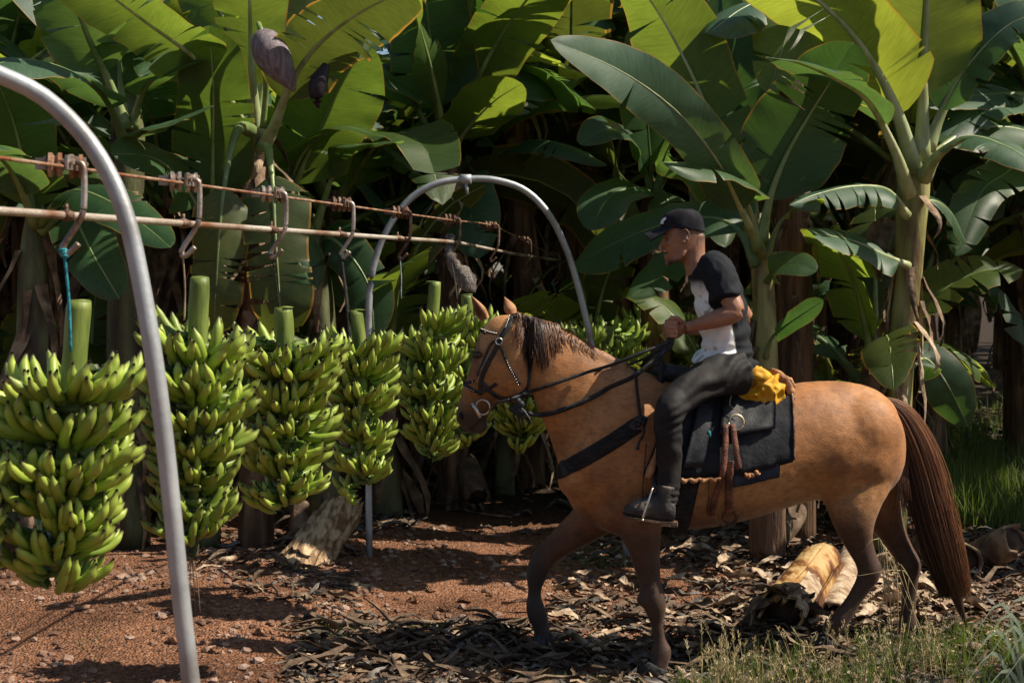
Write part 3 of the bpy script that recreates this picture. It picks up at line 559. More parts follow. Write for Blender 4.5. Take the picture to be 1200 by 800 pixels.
lf(Hp,[(44,270,8.9),(80,250,8.9),(110,300,8.6),(140,350,8.5)],.40,((0,-.7,.5),(0,-.8,.4)),'leaf_dark',pet=.15,curl=-.4,tears=3,seed=74)
# broad leaves seen from below behind the bud plant
Ip=hero('banana plant with one very broad upright green leaf, left of the grey purple bud',(P(240,560,9.4).x,9.4,0))
stI=[pt(*q) for q in [(238,640,9.5),(238,480,9.5),(240,380,9.5),(242,300,9.5),(246,250,9.5)]]
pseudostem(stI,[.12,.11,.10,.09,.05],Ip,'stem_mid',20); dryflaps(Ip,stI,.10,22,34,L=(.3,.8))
lf(Ip,[(246,270,9.4),(249,220,9.3),(250,160,9.2),(250,100,9.0),(245,30,8.8)],.58,(0,.9,.35),'leaf_mid',rib='rib',pet=.15,fold=.1,curl=.05,tears=3,rip=.1,seed=81,r0=.018)
lf(Ip,[(246,270,9.4),(215,215,9.2),(180,185,9),(130,180,8.8)],.5,((0,-.6,.7),(0,-.7,.6)),'leaf_dark',pet=.2,tears=2,seed=82)
lf(Ip,[(246,270,9.4),(280,250,9.6),(330,280,9.6),(370,340,9.6)],.5,((0,-.6,.7),(0,-.7,.6)),'leaf_dark',pet=.2,tears=2,seed=83)
Jp=hero('banana plant between the grey purple bud and the left shaggy trunk',(P(385,560,10.2).x,10.2,0))
stJ=[pt(*q) for q in [(380,640,10.3),(380,500,10.3),(378,400,10.3),(372,320,10.3),(366,260,10.3)]]
pseudostem(stJ,[.12,.11,.10,.09,.05],Jp,'stem_mid',21); dryflaps(Jp,stJ,.10,14,31)
lf(Jp,[(340,240,10),(352,200,9.9),(375,150,9.8),(400,100,9.6),(430,50,9.4)],.75,(-.2,.85,.35),'leaf_mid',rib='rib',pet=.12,fold=.1,curl=0,tears=3,rip=.1,seed=91,r0=.02)
lf(Jp,[(366,270,10.2),(400,180,10),(430,170,9.7),(470,165,9.4)],.36,((0,-.3,1),(0,-.3,1)),'leaf_dark',pet=.3,tears=1,seed=92,curl=-.6)
lf(Jp,[(366,275,10.2),(345,200,9.9),(390,150,9.6),(450,160,9.4)],.32,((0,-.2,1),(0,-.3,1)),'leaf_mid',rib='rib',pet=.3,tears=1,seed=94,curl=-.5)
lf(Jp,[(366,290,10.4),(390,280,10.2),(430,330,10.1),(440,400,10.0)],.36,((0,-.8,.5),(0,-.9,.3)),'leaf_dark',pet=.12,tears=2,seed=95,curl=-.3)
mb=MB(); tube(mb,[P(383,75,8.7),P(374,95,8.7),P(371,112,8.7),P(373,127,8.7)],[.022,.055,.045,.006],n=14,res=14); bd=mb.build('hanging_flower_bud',M['bract'],None)
bd.data.materials[0]=mat('flower_bract_dark',(.008,.005,.010),(.016,.010,.016),rough=.5,scale=6)
bd.parent=Jp; bd.matrix_parent_inverse=Matrix.Translation(-Vector(Jp['_w']))
# mid plants between the hoop and the rider
Kp=hero('small banana plant with pale stalks in shade behind the far hoop right leg',(P(665,560,13.2).x,13.2,0)); OFF[:]=[2.6,1.2]
stK=[pt(*q) for q in [(665,600,10.8),(664,460,10.8),(662,340,10.8),(660,260,10.8),(660,225,10.8)]]
pseudostem(stK,[.13,.12,.11,.09,.06],Kp,'stem_mid',22)
for q,(a,b,c_,w_,m) in enumerate([((640,200),(615,165),(580,160),.3,'leaf_dark'),((655,190),(650,150),(640,100),.34,'leaf_dark'),((668,200),(690,160),(720,150),.34,'leaf_dark'),((672,220),(700,215),(750,235),.32,'leaf_blue'),((664,190),(675,130),(700,80),.36,'leaf_lime')]):
    lf(Kp,[(660,245,10.7),a+(10.6,),b+(10.4,),c_+(10.2,)],w_,((0,-.5,.8),(0,-.6,.7)),m,rib='rib_dark',pet=.2,curl=-.4,tears=q%3,seed=100+q,r0=.016)
OFF[:]=[0.0,1.0]
Lp=hero('dark shaded banana plant just behind the visor of the black cap',(P(770,560,10.8).x,10.8,0))
stL=[pt(*q) for q in [(770,600,11),(770,460,11),(768,340,11),(765,260,11),(765,210,11)]]
pseudostem(stL,[.13,.12,.11,.10,.05],Lp,'stem_brown',23); dryflaps(Lp,stL,.11,14,24)
for q,(a,b,c_,w_,m) in enumerate([((745,170),(715,150),(680,170),.4,'leaf_dark'),((760,160),(755,90),(750,20),.45,'leaf_dark'),((785,170),(810,140),(850,150),.4,'leaf_dark'),((780,230),(790,300),(740,350),.36,'leaf_dark'),((745,220),(715,230),(690,270),.4,'leaf_dark'),((790,200),(830,215),(850,290),.4,'leaf_dark')]):
    lf(Lp,[(765,225,10.9),a+(10.7,),b+(10.5,),c_+(10.3,)],w_,((0,-.5,.8),(0,-.6,.7)),m,rib='rib_dark',pet=.15,curl=-.4,tears=q%4,seed=110+q,r0=.018)
# upper right corner
Op=hero('banana plant in the upper right corner with broad bluish leaves',(P(1215,560,10.4).x,10.4,0))
stO=[pt(*q) for q in [(1235,600,10.5),(1232,460,10.5),(1228,340,10.5),(1222,240,10.5),(1215,140,10.5),(1210,90,10.5)]]
pseudostem(stO,[.15,.14,.13,.12,.10,.05],Op,'stem_brown',25); dryflaps(Op,stO,.12,20,26)
for q,(a,b,c_,w_,m) in enumerate([((1190,60),(1160,20),(1110,10),.5,'leaf_blue'),((1210,20),(1200,-40),(1180,-100),.5,'leaf_dark'),((1180,120),(1140,130),(1100,170),.45,'leaf_blue'),((1170,110),(1120,115),(1085,125),.4,'leaf_blue'),((1190,190),(1150,225),(1120,300),.4,'leaf_dark'),((1230,60),(1260,10),(1300,0),.5,'leaf_lime')]):
    lf(Op,[(1212,110,10.4),a+(10.2,),b+(9.9,),c_+(9.7,)],w_,((0,-.5,.8),(0,-.6,.7)),m,rib='rib_dark',pet=.15,curl=-.4,tears=2+q,seed=120+q,r0=.02)

# ---- rows of plants behind (each a copy of one of six plants)
protos=[generic_plant(2.2,10,201),generic_plant(2.8,10,202,stem='stem_brown'),generic_plant(1.6,9,203,L=2.0,W=.55,spread=1.2),generic_plant(3.5,12,204,L=2.8,W=.8),generic_plant(.8,6,205,L=1.2,W=.36,stem='stem_mid',dry=2,r=.07),generic_plant(2.5,11,206,spread=1.25,L=2.6,W=.72)]
rg=random.Random(99); spots=[(-4.4,10.6),(-3.9,12.0)]
Y=12.4; row=0
while Y<34:
    half=Y*.37+1.6; x=-half+rg.uniform(0,1.2)
    while x<half+2.0:
        px=600+F*x/Y
        alley = (1095<px<1185 and 12<Y<21)
        if not alley: spots.append((x+rg.uniform(-.35,.35),Y+rg.uniform(-.5,.5)))
        x+=rg.uniform(1.25,1.9)*(1+.03*(Y-12))
    Y+=1.6+.05*(Y-12)
# more row plants; an unseen one at right front added to shade the legs
for x,y in ((5.6,9.6),(4.9,5.2),(-2.5,10.5),(-1.35,11.3),(-3.2,11.4),(3.3,12.2),(.3,13.4),(-4.5,9.6),(1.0,13.2),(-1.9,13.0)): spots.append((x,y))
used=set(); TALL=len(spots); spots+=[(.62,13.9),(-4.7,12.9),(.2,15.2),(-4.9,14.2),(.95,15.5),(4.75,13.3),(4.2,14.8),(5.4,15.2)]
for i,(x,y) in enumerate(spots):
    k=rg.choice((0,0,1,2,3,5,5,4)) if y<22 else rg.choice((0,1,3,5))
    if x>4.8 and y<10: k=0
    elif y<12 and x<4: k=(0,1,5)[i%3]
    if i>=TALL: k=3
    if k not in used: o=protos[k]; used.add(k)
    else: o=copy_tree(protos[k])
    s_=rg.uniform(.88,1.15); o.location=(x,y,0); o.rotation_euler=(0,0,rg.uniform(0,6.28)); o.scale=(s_,s_,s_)
    tag(o,'one of many dark banana plants, most in the shade far behind the rails, some unseen','banana plant','banana plants in the shaded rows behind')
for px,y in ((95,10.4),(195,10.7),(275,11.0),(345,11.0),(455,10.7),(590,11.8),(700,11.2),(835,10.7),(985,10.9),(1012,10.1),(20,10.4),(140,10.2)):
    o=copy_tree(protos[4]); used.add(4); s_=rg.uniform(.9,1.5); o.location=((px-600)/F*y,y,0); o.rotation_euler=(0,0,rg.uniform(0,6.28)); o.scale=(s_,s_,s_)
    tag(o,'one of several small young banana plants in the gloom between the big trunks','banana plant','young banana plants between the trunks')
for k,o in enumerate(protos):
    if k not in used:
        for ch in list(o.children):
            for g in list(ch.children): bpy.data.objects.remove(g)
            bpy.data.objects.remove(ch)
        bpy.data.objects.remove(o)
# ---------------------------------------------------------------- ground
def gz(x,y):
    z=0.035*noise.noise(Vector((x*.8,y*.8,0)))+.016*noise.noise(Vector((x*3.1,y*3.1,5)))+.010*noise.noise(Vector((x*9,y*9,9)))
    z-=.112*math.exp(-((x-.50)/.8)**2-((y-6.85)/.7)**2)
    z+=.10*math.exp(-((x+1.9)/1.0)**2-((y-8.2)/1.1)**2)
    z-=.04*math.exp(-((x-.2)/.8)**2-((y-9)/1.6)**2)
    return z
xs=list(np.arange(-3.6,3.9,.028)); ys=list(np.arange(5.9,10.6,.028))
xs=[-400,-120,-40,-18,-11,-7.5,-5.5,-4.5,-4]+xs+[4.1,4.5,5.2,6.2,8,11,18,40,120,400]
ys=[-60,-20,-8,-3,0,2,3.5,4.6,5.2,5.6]+ys+[10.75,11,11.4,12,12.8,14,15.5,17.5,20,24,30,40,60,120,400]
nx=len(xs); v=[];
for y in ys:
    for x in xs:
        z=gz(x,y) 
        if -3.6<=x<=3.9 and 5.9<=y<=10.6:
            z+=.007*noise.noise(Vector((x*26,y*26,3)))+.004*noise.noise(Vector((x*55,y*55,3)))
        v.append((x,y,z))
mb=MB(); mb.add(v,[(j*nx+i,j*nx+i+1,(j+1)*nx+i+1,(j+1)*nx+i) for j in range(len(ys)-1) for i in range(nx-1)])
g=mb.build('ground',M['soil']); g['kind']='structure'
# stones and clods
def rock(mb,c,r,rg,flat=.6):
    ph=(1+5**.5)/2
    base=[(-1,ph,0),(1,ph,0),(-1,-ph,0),(1,-ph,0),(0,-1,ph),(0,1,ph),(0,-1,-ph),(0,1,-ph),(ph,0,-1),(ph,0,1),(-ph,0,-1),(-ph,0,1)]
    f=[(0,11,5),(0,5,1),(0,1,7),(0,7,10),(0,10,11),(1,5,9),(5,11,4),(11,10,2),(10,7,6),(7,1,8),(3,9,4),(3,4,2),(3,2,6),(3,6,8),(3,8,9),(4,9,5),(2,4,11),(6,2,10),(8,6,7),(9,8,1)]
    a=rg.uniform(0,6.28); ca,sa=math.cos(a),math.sin(a); ex=rg.uniform(.7,1.4)
    v=[]
    for b in base:
        k=r/1.9*rg.uniform(.7,1.25); x,y,z=b[0]*k*ex,b[1]*k,b[2]*k*flat
        v.append((c[0]+x*ca-y*sa,c[1]+x*sa+y*ca,c[2]+z))
    mb.add(v,f,[(rg.random(),0)]*12)
rg=random.Random(4); mb=MB()
for i in range(15000):
    y=rg.uniform(6.1,10.4); half=y*.37; x=rg.uniform(-half,half); 
    if noise.noise(Vector((x*1.3,y*1.3,2)))<rg.uniform(-.5,.35): continue
    r=.004+.020*rg.random()**5
    rock(mb,(x,y,gz(x,y)+r*.3),r*1.3,rg)
o=mb.build('pebbles',M['stone'],smooth=False); o['kind']='stuff'; o['category']='pebbles'; o['label']='small reddish and pale pebbles strewn over the bare soil'
# larger clods in the path, a thing each
cl=[(560,630,.05),(590,655,.035),(545,700,.05),(505,690,.045),(485,705,.05),(520,712,.04),(308,748,.05),(575,690,.035),(250,770,.04),(440,700,.03),(205,760,.04),(612,720,.035),(395,705,.03)]
for i,(px,py,r) in enumerate(cl):
    D=F*H/(py-HY); c=P(px,py,D); m_=MB(); 
    rock(m_,(c.x,c.y,gz(c.x,c.y)+r*.25),r,rg,.55)
    o=m_.build('earth_clod',M['soil'],smooth=False); tag(o,'fist sized clod of red earth lying on the bare path','clod','clods of red earth on the path')
# ---------------------------------------------------------------- litter of dry leaf pieces
def chip(mb,c,L,W,rg,lift=.03):
    a=rg.gauss(0,.55)+rg.choice((0,math.pi)); d=Vector((math.cos(a),math.sin(a),0)); s=Vector((-d.y,d.x,0)); up=Vector((rg.uniform(-.4,.4),rg.uniform(-.4,.4),1)).normalized()
    d=(d-up*d.dot(up)).normalized(); s=up.cross(d)
    cu=rg.uniform(.2,1.6); be=rg.uniform(-.7,.9); q=rg.uniform(0,50); v=[]; n=6
    for i in range(n+1):
        t=i/n; wv=W*.5*(math.sin(max(.08,min(1,t*1.1))*2.6))*(1+.4*noise.noise(Vector((q,t*3,0))))
        for j in range(5):
            u=j/2-1
            p=Vector(c)+d*(t-.5)*L+s*math.sin(u*cu)/max(.4,cu)*wv+up*((1-math.cos(u*cu))*wv*.8+be*L*.25*(t-.5)**2+lift*.5+.02*noise.noise(Vector((q,t*4,u*2))))+s*.22*L*noise.noise(Vector((q,t*1.8,7)))+up*.07*L*math.sin(t*6+q)*(1 if L>.09 else .4)
            v.append(p)
    mb.add(v,[(i*5+j,i*5+j+1,(i+1)*5+j+1,(i+1)*5+j) for i in range(n) for j in range(4)],[(q,0)]*len(v))
def litter_density(px,py):
    d=.0
    if py<600 : d=.75
    if px>820 and py<770: d=1.0
    if 330<px<640 and 560<py<625 : d=.9
    if 230<px<420 and 610<py<720: d=max(d,.5)
    if py>712+ (820-px)*.04 and px>340: d=max(d,.8)
    if 650<px<830: d=max(d,.45+.4*(py>700))
    if py<560: d=.9
    if 480<px<660 and 575<py<690: d=min(d,.06)
    if px<330 and py>600: d=min(d,.16)
    return d
mb=MB(); mb2=MB(); mb3=MB(); n=0; rg=random.Random(12)
while n<14000:
    y=6.2+13*rg.random()**1.9; half=y*.37+.3; x=rg.uniform(-half,half)
    px,py=600+F*x/y,HY+F*H/y
    if rg.random()>litter_density(px,py): continue
    n+=1; L=rg.uniform(.03,.15)*(1+.3*(y>9)); 
    chip(rg.choice((mb,mb,mb2)) if rg.random()>.10 else mb3,(x,y,gz(x,y)+rg.uniform(-.005,.02)),L*1.25,L*(rg.uniform(.12,.3) if rg.random()<.7 else rg.uniform(.3,.6)),rg,.015)
for m_,k,t in ((mb,'dry','crumpled brown and grey dry leaf scraps covering the ground'),(mb2,'litter_grey','greyish dry leaf scraps mixed into the brown litter'),(mb3,'dry_pale','pale curled sheath scraps mixed into the brown litter')):
    if k=='litter_grey': M[k]=mat('litter_grey',(.04,.034,.028),(.10,.088,.074),(.18,.16,.14),scale=10,rough=.85,bump=.5,bscale=30)
    o=m_.build('leaf_litter',M[k]); o['kind']='stuff'; o['category']='leaf litter'; o['label']=t
# long dry strips in bigger drifts
mbs=MB(); 
for i in range(200):
    k=rg.random()
    if k<.4: px,py=rg.uniform(560,1000),rg.uniform(700,770)
    elif k<.6: px,py=rg.uniform(360,640),rg.uniform(735,800)
    elif k<.75: px,py=rg.uniform(430,640),rg.uniform(540,600)
    elif k<.85: px,py=rg.uniform(250,420),rg.uniform(610,690)
    else: px,py=rg.uniform(800,1180),rg.uniform(560,700)
    D=F*H/(py-HY); c=P(px,py,D); L=rg.uniform(.2,.45)
    chip(mbs,(c.x,c.y,gz(c.x,c.y)+rg.uniform(.01,.05)),L,rg.uniform(.02,.06),rg,.03)
o=mbs.build('dry_leaf_strips',M['dry']); o['kind']='stuff'; o['category']='leaf litter'; o['label']='long torn strips of dry brown banana leaf heaped in drifts'
mbp=MB()
for i in range(260):
    px,py=(rg.uniform(960,1140),rg.uniform(655,735)) if i<170 else (rg.uniform(640,960),rg.uniform(640,760))
    D=F*H/(py-HY); c=P(px,py,D); L=rg.uniform(.06,.2); chip(mbp,(c.x,c.y,gz(c.x,c.y)+rg.uniform(.02,.07)),L,L*rg.uniform(.3,.6),rg,.04)
o=mbp.build('pale_sheath_curls',M['dry_pale']); o['kind']='stuff'; o['category']='leaf litter'; o['label']='pale curled sheath pieces scattered around the hind hooves'
# sticks, each a thing
st=[((610,745),(930,700),.012,'long pale stick lying across the litter under the horse, between its forelegs','dry_pale'),
    ((395,560),(600,608),.012,'thin dark stalk lying among dry leaves beneath the far hanging bunches','dry'),
    ((250,672),(345,655),.016,'short grey stick lying left of the big dry log','dry_pale'),
    ((380,738),(600,728),.014,'dark flat stalk lying on the path at the bottom centre','dry'),
    ((480,745),(690,722),.010,'thin dark twig lying just below the raised hoof','dry'),
    ((960,505),(1190,520),.03,'grey fallen stem lying in the shaded alley behind the tail','dry')]
for a,b,r,l,m in st:
    if a[0]==960: a,b=(1085,500),(1215,512)
    pts=[]
    for k in range(6):
        t=k/5; px=a[0]+(b[0]-a[0])*t; py=a[1]+(b[1]-a[1])*t+3*math.sin(k*2.1); D=F*H/(py-HY); c=P(px,py,D); pts.append((c.x,c.y,gz(c.x,c.y)+r*1.6))
    m_=MB(); tube(m_,pts,[r,r*1.1,r,r*.95,r*.85,r*.6],n=8,res=24); o=m_.build('dry_stick',M[m]); tag(o,l,'stick')
# ---------------------------------------------------------------- fallen pseudostems and the dry log
def hollow(mb,pts,rad,n=18,res=16,thick=.018,seed=0,ragged=.05):
    a=cr([list(p)+[r] for p,r in zip(pts,rad)],res); T=np.gradient(a[:,:3],axis=0); T/=np.linalg.norm(T,axis=1)[:,None]; rings=[]
    for lay in (0,1):
        for i in (range(res) if lay==0 else range(res-1,-1,-1)):
            u=np.array((0,0,1.))-T[i]*T[i][2]; u/=np.linalg.norm(u); s=np.cross(T[i],u); r=a[i,3]-(thick if lay else 0); ring=[]
            for k in range(n):
                g=2*math.pi*k/n; e=(T[i]*ragged*noise.noise(Vector((k*.9,seed,1)))*2) if i in (0,) else 0
                ring.append(a[i,:3]+(s*math.cos(g)+u*math.sin(g))*r*(1+.09*noise.noise(Vector((k*.5,i*.06,seed))))+e)
            rings.append(ring)
    v=[q for r_ in rings for q in r_]; m=len(rings)
    f=[(i*n+k,i*n+(k+1)%n,((i+1)%m)*n+(k+1)%n,((i+1)%m)*n+k) for i in range(m) for k in range(n)]
    mb.add(v,f); return mb
def gp(px,py,up=0,D=None):
    D=D or F*H/(py-HY); c=P(px,py,D); return Vector((c.x,D,gz(c.x,D)+up))
M['fallen']=mat('fallen_stem_skin',(.09,.032,.012),(.27,.13,.036),(.40,.27,.12),scale=5.5,rough=.6,bump=.6,bscale=26,stretch=(1.4,.7,.9),lo=.44,hi=.57)
M['log']=mat('bleached_log',(.15,.09,.05),(.34,.23,.13),(.48,.36,.23),scale=5,rough=.8,bump=.8,stretch=(6,1.5,3),bscale=14,lo=.4,hi=.6)
M['hollow']=mat('dark_hollow',(.02,.012,.008),(.05,.03,.02),scale=9,rough=.9)
def plate(mb,a,b,r,g0,g1,seed,n=18,na=9,th=.012,rag=.16,flare=.0):
    a=Vector(a); b=Vector(b); T=(b-a).normalized(); u=(Vector((0,0,1))-T*T.z).normalized(); s=T.cross(u); v=[]; L=(b-a).length
    off=[rag*L*(noise.noise(Vector((j*1.3,seed,0)))) for j in range(na)]; of2=[rag*L*(noise.noise(Vector((j*1.3,seed,9)))) for j in range(na)]
    for lay in (0,1):
        for i in range(n):
            t=i/(n-1)
            for j in range(na):
                g=g0+(g1-g0)*j/(na-1)+.10*noise.noise(Vector((t*3,j*.3,seed)))
                rr=(r*(1+flare*(1-t)**2)-(th if lay else 0))*(1+.10*noise.noise(Vector((t*2.2,j*.6,seed+3)))+.03*noise.noise(Vector((t*5,j*2.1,seed+5))))
                v.append(a.lerp(b,t)+T*(off[j]*(1-t)+of2[j]*t)+(s*math.cos(g)+u*math.sin(g))*rr)
    m=n*na; f=[]
    for i in range(n-1):
        for j in range(na-1):
            q=(i*na+j,i*na+j+1,(i+1)*na+j+1,(i+1)*na+j); f.append(q); f.append(tuple(x+m for x in q[::-1]))
    for j in range(na-1):
        for i in (0,n-1): f.append((i*na+j,i*na+j+1,m+i*na+j+1,m+i*na+j))
    for i in range(n-1):
        for j in (0,na-1): f.append((i*na+j,(i+1)*na+j,m+(i+1)*na+j,m+i*na+j))
    mb.add(v,f)
t=thing('fallen_banana_stem',gp(915,745),'cut orange and yellow banana trunk lying under the belly, dark hollow end facing us','fallen trunk')
a,b=gp(917,742,.13,7.05),gp(962,700,.16,8.15); a=P(917,722,7.3); b=P(966,655,8.3)
m_=MB(); hollow(m_,[a,a.lerp(b,.35),a.lerp(b,.7),b],[.108,.112,.108,.10],seed=1,n=28,res=26,ragged=.2); q_=m_.build('trunk_skin',M['fallen'],t); displace(q_.data,lambda c,n:.010*(1-3*np.abs(nz(c,(10,2.5,10))))+.004*nz(c,(30,9,30),4))
m_=MB(); tube(m_,[a+(b-a)*.05,b],[.09,.08],n=16); m_.build('core',M['hollow'],t)
m_=MB()
for k in range(9):
    g=k*.7; d=Vector((math.cos(g),-.2,math.sin(g))); chip(m_,a+d*.13+(b-a)*.05,.20,.10,rg,.01)
m_.build('ragged_end',M['dry'],t)
for k,(g0,g1,l0,l1,mm) in enumerate([(.2,1.2,-.05,.42,'dry_pale'),(1.4,2.6,.0,.85,'fallen'),(2.5,3.6,-.08,.5,'dry'),(-.5,.3,.05,.9,'fallen')]):
    m1=MB(); plate(m1,a.lerp(b,l0),a.lerp(b,l1),.120+.006*k,g0,g1,30+k,flare=.15); m1.build('peeling_sheath',M[mm],t)
t=thing('fallen_banana_stem',gp(985,740),'whitish cut trunk piece lying right beside the orange one, behind the near hind leg','fallen trunk')
a=P(975,722,7.5); b=P(1000,650,8.7)
m_=MB(); hollow(m_,[a,a.lerp(b,.5),b],[.08,.085,.08],seed=3); m_.build('trunk_skin',M['dry_pale'],t)
m_=MB(); tube(m_,[a+(b-a)*.06,b],[.07,.07],n=14); m_.build('core',M['hollow'],t)
t=thing('dry_log',gp(370,680),'bleached split log of dry banana trunk leaning left of the far hoop leg','log')
a=P(342,682,8.65); b=P(402,598,9.4)
m_=MB(); tube(m_,[a.lerp(b,.10),b],[.07,.07],n=14); m_.build('core',M['hollow'],t)
for k,(g0,g1,l0,l1,r_) in enumerate([(.1,1.7,.0,1.0,.125),(1.5,3.3,-.04,.93,.135),(2.9,4.4,.05,.8,.12),(-1.2,.3,.22,1.0,.13),(.9,2.3,.12,.74,.150),(-.4,.6,-.06,.42,.15)]):
    m_=MB(); plate(m_,a.lerp(b,l0),a.lerp(b,l1),r_,g0,g1,50+k,th=.018,rag=.22,flare=.12); m_.build('bark_slab',M['log'],t)
for k,(x0,y0,D0,x1,y1,D1,r,l,mm) in enumerate([(1130,668,8.4,1085,640,9.0,.12,'curled brown trunk remnant lying right of the horse\'s tail','dry'),(1190,640,8.6,1140,655,8.9,.10,'broken grey-brown trunk remnant by the right edge of the picture','dry'),(1000,745,7.7,1100,700,8.2,.055,'short pale sheath roll on the ground between the hind legs and the tail','dry_pale'),(905,640,9.6,940,585,9.9,.10,'dark stump of a cut banana plant seen under the belly behind the orange trunk','dry'),(850,665,9.0,800,655,9.4,.05,'rolled brown sheath lying under the girth behind the forelegs','dry'),(560,592,10.9,545,540,11.2,.10,'dark rotting stump heaped with dry leaves left of the horse\'s chest','dry'),(350,650,9.6,352,590,9.8,.07,'brown broken stump behind the bleached log','dry')]):
    t=thing('stem_remnant',gp(x0,y0,0,D0),l,'trunk remnant')
    m_=MB(); a=P(x0,y0-8,D0); b=P(x1,y1,D1); hollow(m_,[a,a.lerp(b,.5),b],[r,r*1.05,r*.85],seed=20+k); m_.build('trunk_skin',M[mm],t)
    m_=MB(); tube(m_,[a.lerp(b,.05),b],[r*.8,r*.65],n=12); m_.build('core',M['hollow'],t)
# ---------------------------------------------------------------- grass
def blade(mb,base,h,wd,lean,rg,n=5):
    a=rg.uniform(0,6.28); s=Vector((math.cos(a),math.sin(a),0)); d=Vector(lean); v=[];uv=[]
    for i in range(n+1):
        t=i/n; c=Vector(base)+Vector((0,0,h*(t-.35*t*t*d.length)))+d*h*t*t
        wv=wd*.5*(1-t**1.6); v+=[c-s*wv,c+s*wv]; uv+=[(.4,t*h),(.6,t*h)]
    mb.add(v,[(2*i,2*i+1,2*i+3,2*i+2) for i in range(n)],uv)
def patch(mb,x0,x1,y0,y1,n,h,rg,wd=.006,lean=.6,clump=2.0,thr=-.1):
    k=0; tries=0
    while k<n and tries<n*12:
        tries+=1
        py=rg.uniform(y0,y1); px=rg.uniform(x0,x1); D=F*H/(py-HY); c=P(px,py,D)
        if noise.noise(Vector((c.x*clump,D*clump,31)))<thr: continue
        k+=1; a=rg.uniform(0,6.28); l=rg.uniform(0,lean)
        blade(mb,(c.x,c.y,gz(c.x,c.y)-.01),h*rg.uniform(.45,1.2),wd*rg.uniform(.6,1.3),(math.cos(a)*l,math.sin(a)*l,0),rg)
rg=random.Random(77)
def grass(label,calls,m='grass'):
    mb=MB()
    for c in calls: patch(mb,*c[:6],rg,**(c[6] if len(c)>6 else {}))
    o=mb.build('grass',M[m]); tag(o,label,'grass',kind='stuff')
grass('green and straw coloured grass along the bottom right corner in front of the hooves',[(790,1230,768,850,2300,.17,dict(wd=.005,clump=3)),(1000,1230,745,800,800,.15),(560,800,775,850,300,.07,dict(thr=.15))])
grass('small tufts of grass on the open path at bottom centre',[(355,430,735,752,500,.05,dict(wd=.005,lean=1.2,thr=-1)),(455,515,733,748,350,.05,dict(wd=.005,lean=1.2,thr=-1)),(640,740,640,665,200,.10,dict(thr=-1)),(20,120,745,790,60,.04)])
grass('tall dark green grass growing in the shaded alley right of the tail',[(1090,1260,540,625,3800,.36,dict(wd=.010,lean=.5,thr=-.6)),(1100,1260,480,540,900,.3,dict(wd=.012,thr=-.4))])
# seed stalks
rgk=random.Random(8); mb=MB()
for i in range(190):
    px=rgk.uniform(800,1110); py=rgk.uniform(770,840); D=F*H/(py-HY); c=P(px,py,D); b=Vector((c.x,c.y,gz(c.x,c.y))); a=rgk.uniform(0,6.28); l=rgk.uniform(.1,.5); h=rgk.uniform(.12,.26)
    top=b+Vector((math.cos(a)*l*h,math.sin(a)*l*h,h)); mid=b.lerp(top,.55)+Vector((0,0,.02))
    tube(mb,[b,mid,top],[.0016,.0013,.0008],n=4,res=6)
    for q in range(14):
        t=q/14; p=mid.lerp(top,.35+.65*t); e=rgk.uniform(0,6.28); z=p+Vector((math.cos(e)*.012,math.sin(e)*.012,.012)); tube(mb,[p,z],[.002,.0012],n=3,cap=False)
o=mb.build('grass_seed_heads',M['straw']); tag(o,'straw coloured seed heads standing above the front grass','grass',kind='stuff')
# drooping thin weed in front of the hind legs
t=thing('grass_weed',(P(1050,760,6.5).x,6.5,gz(P(1050,760,6.5).x,6.5)),'tall thin weed with drooping straw fronds in front of the hind hooves','weed')
mb=MB(); base=Vector(t['_w'])
for k,(tx,ty) in enumerate([(1010,622),(1040,640),(1022,670),(1085,745),(1000,650),(1065,690),(1105,775),(1030,700),(1090,700)]):
    top=P(1030+8*k%40,630+10*(k%5),6.45); end=P(tx,ty+25,6.4); tube(mb,[base,base.lerp(top,.6),top,end],[.0022,.002,.0016,.0008],n=4,res=14)
mb.build('frond',M['straw'],t)
t=thing('grass_clump',(P(1190,830,5.0).x,5.0,0),'clump of long pale arching grass blades in the bottom right corner','grass clump')
mb=MB()
for px,py,q in [(1150,712,0),(1165,740,1),(1140,770,2),(1155,790,3),(1175,705,4),(1190,735,5),(1160,725,6),(1145,745,7),(1185,765,8)]:
    b=Vector((P(1215+3*q,830,5.0).x,5.0+.05*(q%3),-.02)); tip=P(px-18,py+45,4.8); mid=P(px+25,py-6,4.9); c=cr([b,b.lerp(mid,.6)+Vector((.02,0,.03)),mid,tip],14)
    v=[];uv=[]
    for i in range(14):
        wv=.012*(1-(i/13)**2)+.001; v+=[c[i]+np.array((wv*.35,0,wv)),c[i]-np.array((wv*.35,0,wv))]; uv+=[(.4,i*.05),(.6,i*.05)]
    mb.add(v,[(2*i,2*i+1,2*i+3,2*i+2) for i in range(13)],uv)
mb.build('grass_blade',M['grass_pale'],t)
